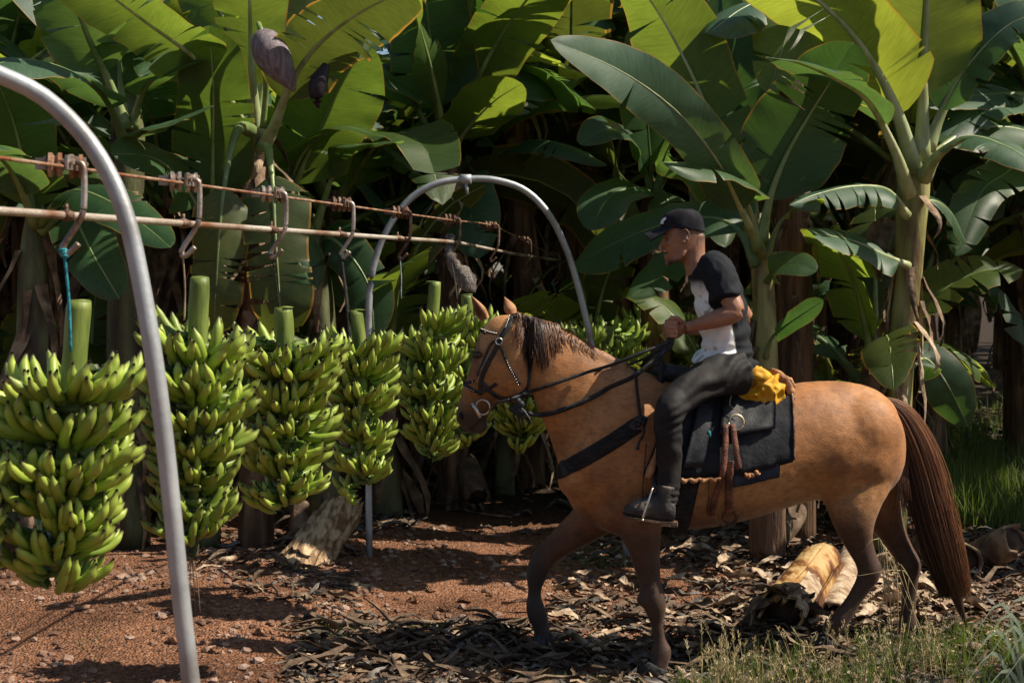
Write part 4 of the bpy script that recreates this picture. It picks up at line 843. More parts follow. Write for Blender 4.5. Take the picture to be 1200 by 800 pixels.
# ---------------------------------------------------------------- hoops, rails, hooks
def railD(px): return -1.947/((px-600)/F-.18)
def hoop(pts,label,clamp=None):
    t=thing('pipe_hoop',(P(*pts[-1]).x,P(*pts[-1]).y,0),label,'hoop')
    mb=MB(); q=[P(*p) for p in pts]; tube(mb,q,[.0220]*len(q),n=16,res=120); mb.build('pipe',M['steel'],t)
    if clamp:
        mb=MB(); c=P(*clamp); d=Vector((1,-.15,-.02)).normalized()
        tube(mb,[c-d*.035,c-d*.034,c+d*.034,c+d*.035],[.024,.031,.031,.024],n=16); tube(mb,[c+Vector((0,0,-.02)),c+Vector((.01,0,-.10))],[.012,.010],n=8)
        mb.build('clamp',M['steel'],t)
    return t
D2=9.15
hoop([(433,668,D2),(432,560,D2),(432,430,D2),(433,345,D2),(441,300,D2),(458,262,D2),(482,232,D2),(512,215,D2),(545,210,D2+.02),(580,211,D2+.04),(615,223,D2+.06),(643,251,D2+.08),(664,293,D2+.10),(680,345,D2+.12),(695,412,D2+.14),(712,500,D2+.16),(728,600,D2+.16),(738,672,D2+.16)],
 'farther grey pipe hoop, seen complete, behind the green bunches and the head of the horse',clamp=(546,210,D2))
D1=3.45
hoop([(-420,900,D1-.25),(-415,600,D1-.25),(-405,350,D1-.24),(-370,190,D1-.22),(-310,100,D1-.18),(-230,62,D1-.14),(-140,54,D1-.10),(-60,66,D1-.06),(0,88,D1-.03),(50,113,D1),(95,155,D1),(128,205,D1),(150,262,D1),(165,330,D1),(178,405,D1),(190,490,D1+.01),(201,590,D1+.02),(212,700,D1+.03),(224,800,D1+.04),(246,985,D1+.05),(262,1225,D1+.05)],
 'nearest grey pipe hoop, cropped by the left edge, its leg crossing before the bunches',clamp=(-150,54,D1-.1))
def railpts(which):
    r=[]
    for px in (-260,-100,0,85,150,222,325,405,473,530):
        D=railD(px); py=(185+.138*px) if which else (247+.069*px); r.append((px,py,D))
    if which: r+=[(575,264,9.9),(612,281,10.8),(650,300,11.9),(690,318,13.2),(730,332,15),(770,345,17)]
    else: r+=[(560,289,9.6),(600,297,10.4),(640,303,11.5),(690,310,13.2),(730,318,15),(770,327,17)]
    return r
t=thing('rail',(P(*railpts(1)[4])),'upper thin rusty cable rail that the hook trolleys roll on','rail')
mb=MB(); q=[P(*p) for p in railpts(1)]; tube(mb,q,[.0054]*len(q),n=8,res=90); mb.build('cable',M['rust'],t)
t=thing('rail',(P(*railpts(0)[4])),'lower thicker pale guide rail passing behind the hook stems','rail')
mb=MB(); mbj=MB()
rp=[P(*p) for p in railpts(0)]; tube(mb,rp,[.0110]*len(rp),n=12,res=90); mb.build('guide_pipe',M['rail'],t)
for px in (78,215,318,398,466):
    D=railD(px); py=247+.069*px; a=P(px-8,py-1,D-.01); b=P(px+8,py+1,D-.01); m_=MB(); tube(m_,[a,a.lerp(b,.5),b],[.012,.018,.012],n=10); tube(m_,[a.lerp(b,.5),a.lerp(b,.5)+Vector((0,0,.032))],[.007,.005],n=6); m_.build('rail_joint',M['rustdark'],t)
hookspec=[(85,None,'nearest hook trolley, with two orange rusty wheels, left of the near hoop leg'),
 (222,None,'steel hook trolley just right of the near hoop leg, tied with a grey cord'),
 (325,None,'brown hook trolley in front of the trunk of the plant with the purple bud'),
 (405,None,'hook trolley holding a dark twisted rope, fourth from the left'),
 (473,None,'rusty hook trolley overlapping the left shoulder of the far hoop, with a pale cord'),
 (532,None,'dark hook trolley in front of the shaggy trunk, inside the far hoop'),
 (578,(266,9.95),'dark thin hook trolley between the two shaggy trunks inside the far hoop'),
 (616,(283,10.9),'dark hook trolley in front of the right shaggy trunk inside the far hoop'),
 (650,(300,11.9),'farthest hook trolley, hanging by the right leg of the far hoop')]
ends=[]
for i,(px,alt,lab) in enumerate(hookspec):
    if alt: D=alt[1]; py=alt[0]
    else: D=railD(px); py=185+.138*px
    k=F/D   # px per metre
    c=P(px-8*k/420,py,D); T=Vector((-.18,-1,0)).normalized(); 
    t=thing('hook_trolley',c,lab,'hook'); t['group']='hook trolleys on the rails'
    ax=Vector((1,-.18,0)).normalized() # across the rail
    rail_t=Vector((.18,1,0)).normalized()
    h=ax*.0
    # wheels: two grooved rollers sitting on the cable one behind the other along it
    for s in (-1,1):
        m_=MB(); w0=c+rail_t*.032*s+Vector((.014*s,0,.006))
        pr=[(-.020,.012),(-.018,.034),(-.008,.034),(0,.022),(.008,.034),(.018,.034),(.020,.012)]
        axl=(ax+rail_t*.5).normalized()
        tube(m_,[w0+axl*a_ for a_,b_ in pr],[b_ for a_,b_ in pr],n=20); m_.build('wheel',M['rust' if i==0 else ('hook' if i<3 else 'rustdark')],t,smooth=False)
    m_=MB()
    def slab(c0,d1,d2,d3):
        v=[c0+d1*a+d2*b+d3*e for a in (-1,1) for b in (-1,1) for e in (-1,1)]
        m_.add(v,[(0,1,3,2),(4,6,7,5),(0,4,5,1),(2,3,7,6),(0,2,6,4),(1,5,7,3)])
    slab(c+ax*.030+Vector((0,0,.012)),rail_t*.055,ax*.004,Vector((0,0,.020)))
    slab(c-ax*.036+Vector((0,0,.012)),rail_t*.05,ax*.004,Vector((0,0,.018)))
    slab(c-ax*.060+Vector((0,0,.012)),rail_t*.02,ax*.022,Vector((0,0,.016)))
    for s in (-1,1): tube(m_,[c+rail_t*.04*s-ax*.045+Vector((0,0,.012)),c+rail_t*.04*s+ax*.045+Vector((0,0,.012))],[.007,.007],n=8)
    m_.build('bracket',M['hook' if i<3 else 'rustdark'],t,smooth=False)
    # S shaped hanger
    o=lambda dx,dz:c+Vector((dx,-.02,dz))
    m_=MB(); r=.0088
    tube(m_,[o(.020,.014),o(.040,.014),o(.054,.006),o(.058,-.02),o(.058,-.085),o(.054,-.125),o(.038,-.160),o(.008,-.205),o(-.003,-.228),o(.002,-.243),o(.016,-.238),o(.042,-.212)],[r]*12,n=10,res=60)
    m_.build('hanger',M['hook' if i<4 else 'rustdark'],t)
    ends.append(o(.002,-.238))
# ---------------------------------------------------------------- bananas
def banana_mesh(name,L,r,bend,seed,twist=0):
    rg=random.Random(seed); n=17; v=[];uv=[];m=9
    # along local +X first, curving up to +Z
    a=0; p=np.zeros(3); pts=[];ang=[]
    for i in range(n+1):
        t=i/n; a=bend*(t-.18)*1.0 if t>.0 else -.18*bend
        pts.append(p.copy()); ang.append(a); p=p+np.array((math.cos(a),0,math.sin(a)))*L/n
    for i in range(n+1):
        t=i/n
        if t<.2: rr=r*(.36+.55*sstep(t,.02,.2)*1.0)
        elif t<.72: rr=r*(.91+.09*math.sin((t-.2)/.52*math.pi))
        elif t<.93: rr=r*(.91-(.91-.40)*sstep(t,.74,.935)**1.3)
        else: rr=r*(.36-.14*(t-.93)/.07)
        a=ang[i]; up=np.array((-math.sin(a),0,math.cos(a))); sd=np.array((0,1.,0))
        for k in range(m):
            g=2*math.pi*k/m; q=1+.07*math.cos(5*g+seed)
            v.append(pts[i]+(sd*math.cos(g)+up*math.sin(g))*rr*q); uv.append((k/m,t))
    f=[(i*m+k,(i+1)*m+k,(i+1)*m+(k+1)%m,i*m+(k+1)%m) for i in range(n) for k in range(m)]
    f=[q[::-1] for q in f]
    f.append(tuple(range(m))); f.append(tuple(n*m+k for k in range(m))[::-1])
    mb=MB(); mb.add(v,f,uv); return mb
BV=[banana_mesh('banana',L,r,b,s) for L,r,b,s in [(.190,.0172,1.2,1),(.205,.0175,1.5,2),(.175,.0168,1.0,3),(.195,.0165,1.75,4),(.165,.0172,1.35,5)]]
BM=[b.mesh('banana',M['banana']) for b in BV]
def bunch(top,toff,length,rad,nh,label,seed,scale=1.0,stalk_top=.2,per=15,tail=.0,front=1.7,tilt=.0,dirbias=0,liftr=(.0,.55),stalk_px=0):
    """top: world point where the first hand sits; length: height of the fruit part"""
    rg=random.Random(seed); t=thing('banana_bunch',top,label,'banana bunch','green banana bunches hanging from the rails')
    axd=Vector((tilt,0,-1)).normalized()
    m_=MB(); a=top-axd*stalk_top; b=top+axd*(length*.9)
    bx=rg.uniform(-.014,.014); tube(m_,[a+Vector((bx*1.6,0,0)),a+axd*.01+Vector((bx*1.6,0,0)),top+Vector((bx*.3,0,0)),top+axd*length*.5,b],[.032*scale,.034*scale,.034*scale,.026*scale,.016*scale],n=14,res=24); ball(m_,a,(.030*scale,.030*scale,.004),n=8); st=m_.build('stalk',M['stalk'],t); displace(st.data,lambda c,n:.004*nz(c,(18,18,10))+.0015*nz(c,(60,60,20),3))
    if tail:
        m_=MB(); tube(m_,[b-axd*.05,b+axd*tail*.4+Vector((.01,0,0)),b+axd*tail],[.018,.016,.020],n=9,res=12)
        for q in range(5):
            c=b+axd*tail*(.3+.14*q); tube(m_,[c,c+axd*.012],[.024,.018],n=9)
        e=b+axd*tail
        m_.build('stalk_tail',M['stalkdark'],t)
        m_=MB()
        for q in range(4): tube(m_,[e,e+Vector((.012*(q-1.5),0,-.07)),e+Vector((.016*(q-1.5)+.005,0,-.19))],[.002,.002,.001],n=4,res=8)
        m_.build('dry_fibre',M['dry_pale'],t)
    items=[]; nh=int(nh*1.62); gcur=-math.pi/2+rg.uniform(-.6,.6)
    for h in range(nh):
        ft=h/(nh-1); c=top+axd*length*(ft**.95)*.93
        gcur+=2.25+rg.uniform(-.35,.35); R_=rad*(1-.38*ft**1.6)*rg.uniform(.86,1.0)*scale; g0=gcur; hx=rg.uniform(-.05,.05); hy=rg.uniform(-.05,.05); hel=rg.uniform(-.14,.16)
        n=int(per*(1-.25*ft)); 
        # a hand covers about three quarters of the way round the stalk
        for row in (0,1):
            m=n-3*row
            for i in range(m):
                g=g0+ (i/(m-1)-.5)*3.9 + rg.uniform(-.07,.07)+row*.13
                sc_=scale*(1.05-.26*ft)*rg.uniform(.9,1.1)*(.92 if row else 1)
                el=rg.uniform(*liftr)*.6-.02+hel+(.40 if row else -.10)
                start=.030*scale
                base=c+Vector((math.cos(g),math.sin(g),0))*start+Vector((0,0,-.035*row*scale+rg.uniform(-.008,.008)+hx*math.cos(g)+hy*math.sin(g)))
                push=(R_-.155*sc_*scale/scale)*1.0
                base=base+Vector((math.cos(g),math.sin(g),0))*max(0,(R_-start-.125*sc_))
                items.append((base,g+rg.uniform(-.13,.13),el,rg.uniform(-.55,.55),sc_,h))
        # the crown joining the hand
        m_=MB(); q=[c+Vector((math.cos(g0+(k/10-.5)*4.0),math.sin(g0+(k/10-.5)*4.0),0))*(.034*scale+max(0,(R_-.03*scale-.125*scale))*.75) for k in range(11)]
        tube(m_,q,[.012*scale]*11,n=6,res=30); hd=m_.build('hand',M['stalk'],t)
        items[-1:]=items[-1:]
        for k in range(len(items)):
            if len(items[k])==6 and items[k][5]==h: items[k]=items[k]+(hd,)
    vis=sorted(items,key=lambda q:(q[0]-Vector((0,0,1.9))).length+ (0.06 if math.sin(q[1])>.0 else 0))
    rest=MB()
    for n_,(b_,g,el,ro,s_,h,hd) in enumerate(vis):
        Mx=Matrix.Translation(b_)@Matrix.Rotation(g,4,'Z')@Matrix.Rotation(-el,4,'Y')@Matrix.Rotation(ro,4,'X')@Matrix.Scale(s_,4)
        k=rg.randrange(5)
        if n_<100:
            o=bpy.data.objects.new('banana',BM[k]); COL.objects.link(o); o.parent=hd; o.matrix_basis=Mx
        else:
            rest.add([Mx@Vector(q) for q in BV[k].v],BV[k].f,BV[k].uv)
    if rest.v:
        o=rest.build('bananas_behind',M['banana'],t); o['kind']='stuff'
    return t
def rope(a,b,label,m,r=.004,knot=True,br=False,wrap=None):
    mb=MB(); a=Vector(a); b=Vector(b)
    if br: braid(mb,[a,a.lerp(b,.5)+Vector((.004,0,0)),b],r*1.5,res=90,turns=22,strands=2)
    else: tube(mb,[a,a.lerp(b,.5)+Vector((.004,0,0)),b],[r]*3,n=7,res=12)
    if knot:
        for k in range(3): ball(mb,a+Vector((.004*k-.004,0,-.008*k+.008)),(r*3.0,r*2.6,r*1.8),n=6)
    if wrap:
        for q in range(2):
            pts=[Vector(wrap[0])+Vector((math.cos(g)*wrap[1],math.sin(g)*wrap[1],.012*math.sin(g+q)+q*.012)) for g in np.linspace(0,6.28,17)]; tube(mb,pts,[r]*17,n=6)
    o=mb.build('rope',M[m]); tag(o,label,'rope','ropes and cords tying the bunches to the hooks'); return o
def B_(px,y0,y1,D,rad,nh,label,seed,st_top,sx=None,**k):
    """y0..y1: pixel range of the fruit; st_top: pixel y of the cut stalk end"""
    top=P(px,y0,D); ln=(y1-y0)/F*D; return bunch(top,0,ln-.02,rad,nh,label,seed,stalk_top=(y0-st_top)/F*D,**k),top,ln
D=4.05
B_(85,455,700,D,.205,8,'nearest green banana bunch at the far left, hanging below the teal rope',11,352,tilt=-.09,per=17)
rope(ends[0],P(83,412,D-.06),'teal rope tied to the nearest hook and running down to the nearest bunch','rope_teal',r=.0045)
D=4.85
B_(232,405,640,D,.20,9,'green banana bunch at the near hoop leg, dark stalk tail with dry fibres below',12,325,tilt=-.03,per=15,tail=.12)
rope(ends[1],P(216,375,D-.05),'thin grey cord between the second hook and the top of its bunch','dry_pale',r=.003)
D=5.7
B_(335,402,600,D,.205,9,'green bunch with fruit lying nearly level, third along from the near hoop',13,360,per=16,liftr=(-.25,.15),scale=1.08)
rope(ends[2],P(330,395,D+.04),'thin dark cord below the third hook','rope_dark',r=.003)
D=6.5
B_(422,408,583,D,.185,8,'narrow green bunch in front of the far hoop\'s left leg',14,363,per=14,scale=.95,tilt=.02)
rope(ends[3],P(412,420,D-.06),'dark twisted rope from the fourth hook down to the narrow bunch','rope_dark',r=.0055,br=True,wrap=(P(414,430,D),.040))
D=7.55
B_(505,395,540,D,.215,8,'darker green bunch between the far hoop left leg and the muzzle of the horse',15,330,per=15,scale=1.0,tilt=.0)
rope(ends[4],P(470,350,D-.05),'pale frayed cord from the hook at the far hoop\'s shoulder','rope_grey',r=.003)
D=8.4
B_(548,378,520,D,.21,7,'shaded bunch directly behind the forehead and nose of the horse',16,345,per=14,scale=1.0)
rope(ends[5],P(536,352,D),'dark rope below the hook in front of the shaggy trunk','rope_dark',r=.004)
D=8.9
B_(610,430,525,D,.22,6,'bunch low behind the jaw of the horse, showing below its chin',17,418,per=15,scale=1.05)
D=9.9
B_(672,400,490,D,.22,6,'dark green bunch behind the mane, left of the right leg of the far hoop',18,385,per=14,scale=1.1)
rope(ends[8],P(650,340,11.6),'short teal cord below the farthest hook','rope_teal',r=.005)
D=10.6
B_(712,395,490,D,.25,5,'shaded green bunch just right of the right leg of the far hoop',19,382,per=15,scale=1.2)
D=11.4
B_(765,385,480,D,.30,5,'shaded green bunch directly behind the rider\'s hand',20,372,per=16,scale=1.35)
D=3.9
B_(-62,560,690,D,.17,4,'bunch almost wholly outside the left edge, only a few fruit tips showing',21,500,per=12)
# flower stump hanging behind the ears of the horse
t=thing('banana_flower',P(540,320,8.8),'grey-purple banana flower end hanging just left of the ears of the horse','flower')
mb=MB(); tube(mb,[P(527,275,8.9),P(528,300,8.8),P(535,315,8.8),P(545,325,8.8),P(549,338,8.8),P(546,352,8.8)],[.022,.035,.045,.060,.050,.02],n=16,res=26); o_=mb.build('bracts',M['bract_grey'],t); displace(o_.data,lambda c,n:.010*nz(c,(22,22,12))+.006*np.sin(c[:,2]*160))
mb=MB(); tube(mb,[P(546,350,8.8),P(545,368,8.8),P(543,376,8.8)],[.02,.018,.006],n=8,res=8); mb.build('tip',M['stem_brown'],t)
# ---------------------------------------------------------------- the horse
def hd(px): return 6.98+(px-655)/405*.22       # depth of the mid plane of the horse
def hl(px,py,dy=0): 
    D=hd(px)+dy; return P(px,py,D)
HLn=Vector((-.09,-1,0)).normalized()           # towards the near side
def st(Tp,Bp,w,lat=None,dT=0,dB=0):
    l=(lat or HLn)*w
    return (hl(*Tp,dT),hl(*Bp,dB),l)
hb=MB()
# trunk and neck (T = top line, B = under line, w = half width)
torso=[((628,372),(623,458),.068),((655,384),(634,488),.080),((684,402),(646,518),.094),((712,420),(655,548),.120),((738,430),(661,574),.165),((762,437),(676,600),.205),
 ((790,447),(718,624),.235),((825,457),(785,622),.255),((868,460),(850,614),.265),((908,455),(900,601),.262),((938,448),(940,588),.250),((966,446),(968,584),.250),((998,448),(1000,590),.245),((1024,455),(1028,585),.232),((1044,470),(1050,565),.185),((1056,492),(1059,542),.105)]
TS=[st(*q) for q in torso]
loft(hb,TS,n=40,res=60,egg=.06)
# shoulder, croup, stifle, buttock masses (both sides)
def both(c,dy,r,rot=None,n=12):
    for s in (-1,1):
        q=hl(c[0],c[1]); ball(hb,q+HLn*(-dy*s),r,n=n,rot=rot)
both((700,545),.115,(.10,.085,.19),Matrix.Rotation(R(-22),3,'Y'))
both((725,590),.12,(.12,.085,.13))
both((672,555),.06,(.075,.09,.11))
both((735,505),.13,(.10,.07,.18),Matrix.Rotation(R(18),3,'Y'))
both((1003,508),.090,(.22,.148,.215),Matrix.Rotation(R(10),3,'Y'))
both((978,548),.105,(.14,.12,.15))
def leg(pts,lat=.82,up=(1,0,0),latmax=.10):
    """pts: (px,py,D,halfwidth px)"""
    tube(hb,[P(a,b,d) for a,b,d,r in pts],[min(latmax,r/F*d*lat) for a,b,d,r in pts],ry=[r/F*d for a,b,d,r in pts],n=18,res=len(pts)*5,up=up)
def joint(px,py,D,r): ball(hb,P(px,py,D),r,n=8)
for q in ((757,702,6.86,(.05,.046,.040)),(770,763,6.86,(.036,.034,.034)),(632,660,7.12,(.045,.044,.050)),(634,720,7.12,(.036,.034,.036)),(1021,664,7.03,(.045,.030,.045)),(1026,657,7.03,(.022,.02,.035)),(983,726,7.03,(.036,.032,.036)),(1068,657,7.31,(.045,.030,.045)),(1064,732,7.31,(.036,.032,.036))): joint(*q)
dn=6.98-.135
# near foreleg (standing)
leg([(733,555,6.93,30),(745,595,6.90,29),(750,620,6.87,25.5),(756,650,6.86,18.5),(761,680,6.86,13.5),(765,700,6.86,14.5),(768,712,6.86,13.5),(770,730,6.86,8.4),(773,750,6.86,8.4),(776,763,6.86,12),(774,774,6.85,10.5),(770,783,6.85,12)])
# far foreleg (raised)
leg([(722,570,7.08,28),(703,598,7.12,28),(684,615,7.12,22.5),(662,632,7.12,17.5),(645,647,7.12,14.5),(634,660,7.12,14.5),(629,674,7.12,12.5),(626,695,7.12,8.6),(627,712,7.12,11.8),(631,724,7.12,12),(635,736,7.12,9.5),(636,745,7.12,11)])
# near hind
leg([(995,520,7.10,50),(1000,558,7.07,47),(1000,590,7.05,34),(1002,615,7.03,24),(1007,637,7.03,17),(1015,655,7.03,14),(1019,668,7.03,14.5),(1013,683,7.03,11.5),(1000,703,7.03,9.2),(989,719,7.03,11),(980,731,7.03,11.5),(973,742,7.03,9.5),(969,749,7.03,11)])
# far hind
leg([(1012,530,7.22,44),(1024,575,7.31,35),(1034,602,7.31,24),(1046,626,7.31,17),(1058,646,7.31,14),(1065,661,7.31,14.5),(1066,674,7.31,12),(1065,695,7.31,9.2),(1064,718,7.31,9.2),(1064,731,7.31,11.5),(1062,742,7.31,9.5),(1061,748,7.31,11)])
# head, turned a little away
Hn=Vector((-.30,-1,0)).normalized()
def hh(px,py): return P(px,py,6.98+(600-px)*.0011)
def hs(Tp,Bp,w): return (hh(*Tp),hh(*Bp),Hn*w)
head=[((608,369),(624,456),.070),((592,368),(619,462),.083),((578,371),(608,470),.090),((566,384),(598,472),.094),((560,400),(588,472),.094),((555,416),(581,473),.088),((550,434),(577,477),.070),((544,452),(574,484),.056),((539,468),(570,492),.050),((536,482),(566,500),.050),((537,494),(560,507),.043),((542,503),(553,509),.026)]
loft(hb,[hs(*q) for q in head],n=32,res=44,egg=-.10)
ball(hb,hh(605,445)+Hn*.045,(.075,.045,.085),n=10)      # cheek
ball(hb,hh(605,445)-Hn*.045,(.075,.045,.085),n=10)
ball(hb,hh(562,503),(.032,.032,.026),n=8); ball(hb,hh(566,500),(.028,.03,.028),n=8)  # lower lip, chin
for s in (1,-1):
    ball(hb,hh(568 if s>0 else 560,411)+Hn*s*.074,(.032,.020,.018),n=8)  # brow
    ball(hb,hh(541,488)+Hn*s*.040,(.022,.018,.030),n=8)   # nostril rim
    ball(hb,hh(580,452)+Hn*s*.052,(.070,.012,.012),n=8,rot=Matrix.Rotation(R(60),3,'Y'))  # facial crest
tube(hb,[hl(625,385),hl(655,392),hl(690,412),hl(730,434)],[.03,.035,.04,.05],n=10,res=12)  # crest
def horse_col(px,py,c):
    n=len(px); nn=nz(c,(2.2,2.2,2.2)); n2=nz(c,(7,7,7),4); n3=nz(c,(22,22,22),9)
    base=np.array((.32,.133,.040)); dark=np.array((.095,.036,.017)); blk=np.array((.022,.015,.012)); pale=np.array((.45,.235,.088))
    col=np.tile(base,(n,1))
    def mixc(f,k): 
        nonlocal col
        f=np.clip(f,0,1)[:,None]; col=col*(1-f)+np.array(k)*f
    mixc(.6*sstep(nn,.0,.45),pale); mixc(.38*sstep(-n2,.02,.6),dark); n4=nz(c,(55,55,30),19); mixc(.22*sstep(n4+.5*n2,.25,.6),dark)
    mixc(.2*sstep(n3,.25,.5),dark)
    # dark points: the legs and the muzzle
    mixc(1.0*sstep(py+14*n2,580,635)*(px<860),dark*.6); mixc(sstep(py+16*n2,620,680)*.9*(px<860),blk)
    mixc(sstep(py+14*n2,580,640)*(px>860),dark*.6); mixc(sstep(py+16*n2,615,670)*.93*(px>860),blk)
    mz=(px<600)&(py>380); d=((px-552)*.3-(py-440)*-1.0)
    mixc(sstep(py+8*n2,448,492)*(px<590)*.95,blk)
    mixc(.6*sstep(py,380,400)*(1-sstep(py,436,462))*(px<562),dark)   # dark face front
    e=np.exp(-(((px-559)/9)**2+((py-416)/7)**2)); mixc(.75*e,blk)
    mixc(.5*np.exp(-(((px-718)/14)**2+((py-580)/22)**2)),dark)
    mixc(.25*np.exp(-(((px-950)/30)**2+((py-480)/20)**2)),dark)
    mixc(.45*sstep(px,655,700)*(1-sstep(py,425,450))*(px<780),dark*1.2)
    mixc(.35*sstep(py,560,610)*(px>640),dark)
    return np.clip(col*(1+.25*n3[:,None]),0.004,1)
def horse_post(me):
    displace(me,lambda c,n:.004*nz(c,(9,9,9))+.0015*nz(c,(24,24,24),3))
    vcolor(me,horse_col)
def coatmat():
    m=mat('horse_coat',(.80,.80,.80),(1,1,1),(1.12,1.12,1.12),scale=60,rough=.58,bump=.5,bscale=190,stretch=(.55,1,1.2),dist=.004,spec=.35,vcol=True,sheen=.08)
    return m
M['coat']=coatmat()
horse=thing('horse',(hl(850,600).x,7.1,0),'brown horse walking to the left with one foreleg raised, ridden by the man','horse')
hbody=union(hb,'body',M['coat'],.0105,smooth=15,factor=.5,parent=horse,post=horse_post)
def bvh(o):
    me=o.data; n=len(me.vertices); c=np.empty(n*3,dtype=np.float32); me.vertices.foreach_get('co',c)
    return BVHTree.FromPolygons([Vector(x) for x in c.reshape(-1,3)],[tuple(p.vertices) for p in me.polygons])
HB=bvh(hbody)
CAM=Vector((0,0,H))
def on(px,py,off=.006,tree=None,side=1):
    tree=tree or HB
    if side>0:
        d=(P(px,py,7)-CAM).normalized(); l,nm,_,_=tree.ray_cast(CAM,d)
        if l is None:
            l,nm,_,_=tree.find_nearest(P(px,py,hd(px)-.02))
    else:
        q=hl(px,py); l,nm,_,_=tree.ray_cast(Vector((q.x,9.5,q.z)),Vector((0,-1,0)))
        if l is None: l,nm,_,_=tree.find_nearest(q+Vector((0,.05,0)))
    return l+nm*off,nm
# ears
M['ear']=mat('horse_ear',(.20,.09,.04),(.34,.17,.075),(.42,.24,.12),scale=14,rough=.7,bump=.3)
for base,tip,lat,rl in (((572,374),(556.5,346),Hn*.045,1),((598,369),(587,348),-Hn*.045,-1)):
    mb=MB(); b=hh(*base)+lat; t_=hh(*tip)+lat*1.3; ax=t_-b; v=[]
    f_=Vector((-.55,-.75*rl,.2)).normalized(); s_=ax.cross(f_).normalized(); f_=s_.cross(ax).normalized()
    for lay,kk in ((0,1.0),(1,.80)):
        for i in range(12):
            t=i/11; w_=.033*((.72+.9*t)*(t<.3)+(.99*(1-(max(0,t-.3)/.7)**1.5))*(t>=.3))*kk
            w_=max(w_,.002)
            for k in range(11):
                g=-2.5+5.0*k/10
                v.append(b+ax*(t*.99)+s_*math.sin(g)*w_-f_*math.cos(g)*w_*.8-f_*.004*lay*0)
    f=[]
    for lay in (0,1):
        o_=lay*132
        for i in range(11):
            for k in range(10):
                q=(o_+i*11+k,o_+i*11+k+1,o_+(i+1)*11+k+1,o_+(i+1)*11+k); f.append(q if lay==0 else q[::-1])
    for i in range(11):
        f.append((i*11,(i+1)*11,132+(i+1)*11,132+i*11)); f.append((i*11+10,132+i*11+10,132+(i+1)*11+10,(i+1)*11+10))
    mb.add(v,f); e=mb.build('ear',M['ear'],horse)
# eyes
M['eye']=mat('horse_eye',(.008,.005,.004),rough=.08,bump=0,spec=.8); M['lid']=mat('eyelid',(.03,.018,.012),rough=.6,bump=.2)
p_,n_=on(559,416,-.008); mb=MB(); ball(mb,p_,(.019,.014,.013),n=10); ey=mb.build('eye',M['eye'],horse)
mb=MB(); 
for sg in (-1,1): tube(mb,[on(559.5+5.5*math.cos(g),416-sg*3.2*math.sin(g)-.3,.002)[0] for g in np.linspace(0,math.pi,7)],[.003,.0045,.005,.005,.005,.0045,.003],n=6,res=14)
mb.build('eyelid',M['lid'],ey)
mb=MB(); ball(mb,hh(559,416)-Hn*.085,(.017,.012,.015),n=10); mb.build('eye',M['eye'],horse)
M['nostril']=mat('nostril',(.006,.004,.004),rough=.8,bump=0)
mb=MB(); p_,n_=on(541,487,-.001); ball(mb,p_,(.012,.006,.019),n=8,rot=Matrix.Rotation(R(-18),3,'Y')); mb.build('nostril',M['nostril'],horse)
mb=MB(); tube(mb,[on(x,y,.0)[0] for x,y in ((546,506),(552,502),(559,496),(566,489))],[.002,.003,.003,.002],n=5,res=12); mb.build('mouth',M['nostril'],horse)
# hooves
M['hoof']=mat('hoof',(.02,.020,.020),(.035,.034,.034),(.06,.058,.056),scale=12,rough=.85,bump=.3,stretch=(8,8,1),spec=.1)
def hoof(px,py,D,tipx,tipy,s=1.0):
    a=P(px,py,D); b=P(tipx,tipy,D); ax=(b-a); mb=MB(); 
    fw=Vector((-ax.z,0,ax.x)).normalized() if False else None
    tube(mb,[a-ax*.15,a,b,b+ax*.03],[.044*s,.050*s,.062*s,.054*s],ry=[.048*s,.056*s,.078*s,.066*s],n=18,up=(1,0,0)); mb.build('hoof',M['hoof'],horse)
hoof(769,780,6.85,763,793); hoof(637,744,7.12,635,765,.85); hoof(968,748,7.03,962,760,.95); hoof(1061,747,7.31,1057,759,.95)
# hair
def hairmat(name,c1,c2,c3):
    m,nt=newmat(name); L=nt.links; out=N(nt,'ShaderNodeOutputMaterial'); b=N(nt,'ShaderNodeBsdfPrincipled'); L.new(b.outputs[0],out.inputs[0])
    uv=N(nt,'ShaderNodeUVMap'); sp=N(nt,'ShaderNodeSeparateXYZ'); L.new(uv.outputs[0],sp.inputs[0]); r=ramp(nt,[(0,c1),(.5,c2),(1,c3)]); L.new(sp.outputs[0],r.inputs[0]); L.new(r.outputs[0],b.inputs['Base Color'])
    b.inputs['Roughness'].default_value=.45; b.inputs['Specular IOR Level'].default_value=.4; return m
M['tail']=hairmat('tail_hair',(.030,.014,.009),(.10,.040,.020),(.26,.115,.05)); M['mane']=hairmat('mane_hair',(.025,.014,.010),(.075,.035,.02),(.20,.095,.045))
def strand(mb,pts,r,shade,n=3,res=12):
    k=len(mb.v); tube(mb,pts,r,n=n,res=res,cap=False); mb.uv[k:]=[(shade,0)]*(len(mb.v)-k)
rg=random.Random(3)
outer=[(1037,466),(1062,476),(1086,508),(1105,556),(1117,602),(1127,648),(1136,694),(1142,735)]
inner=[(1037,474),(1046,498),(1052,530),(1062,572),(1074,615),(1088,658),(1104,698),(1124,735)]
mb=MB(); core=MB()
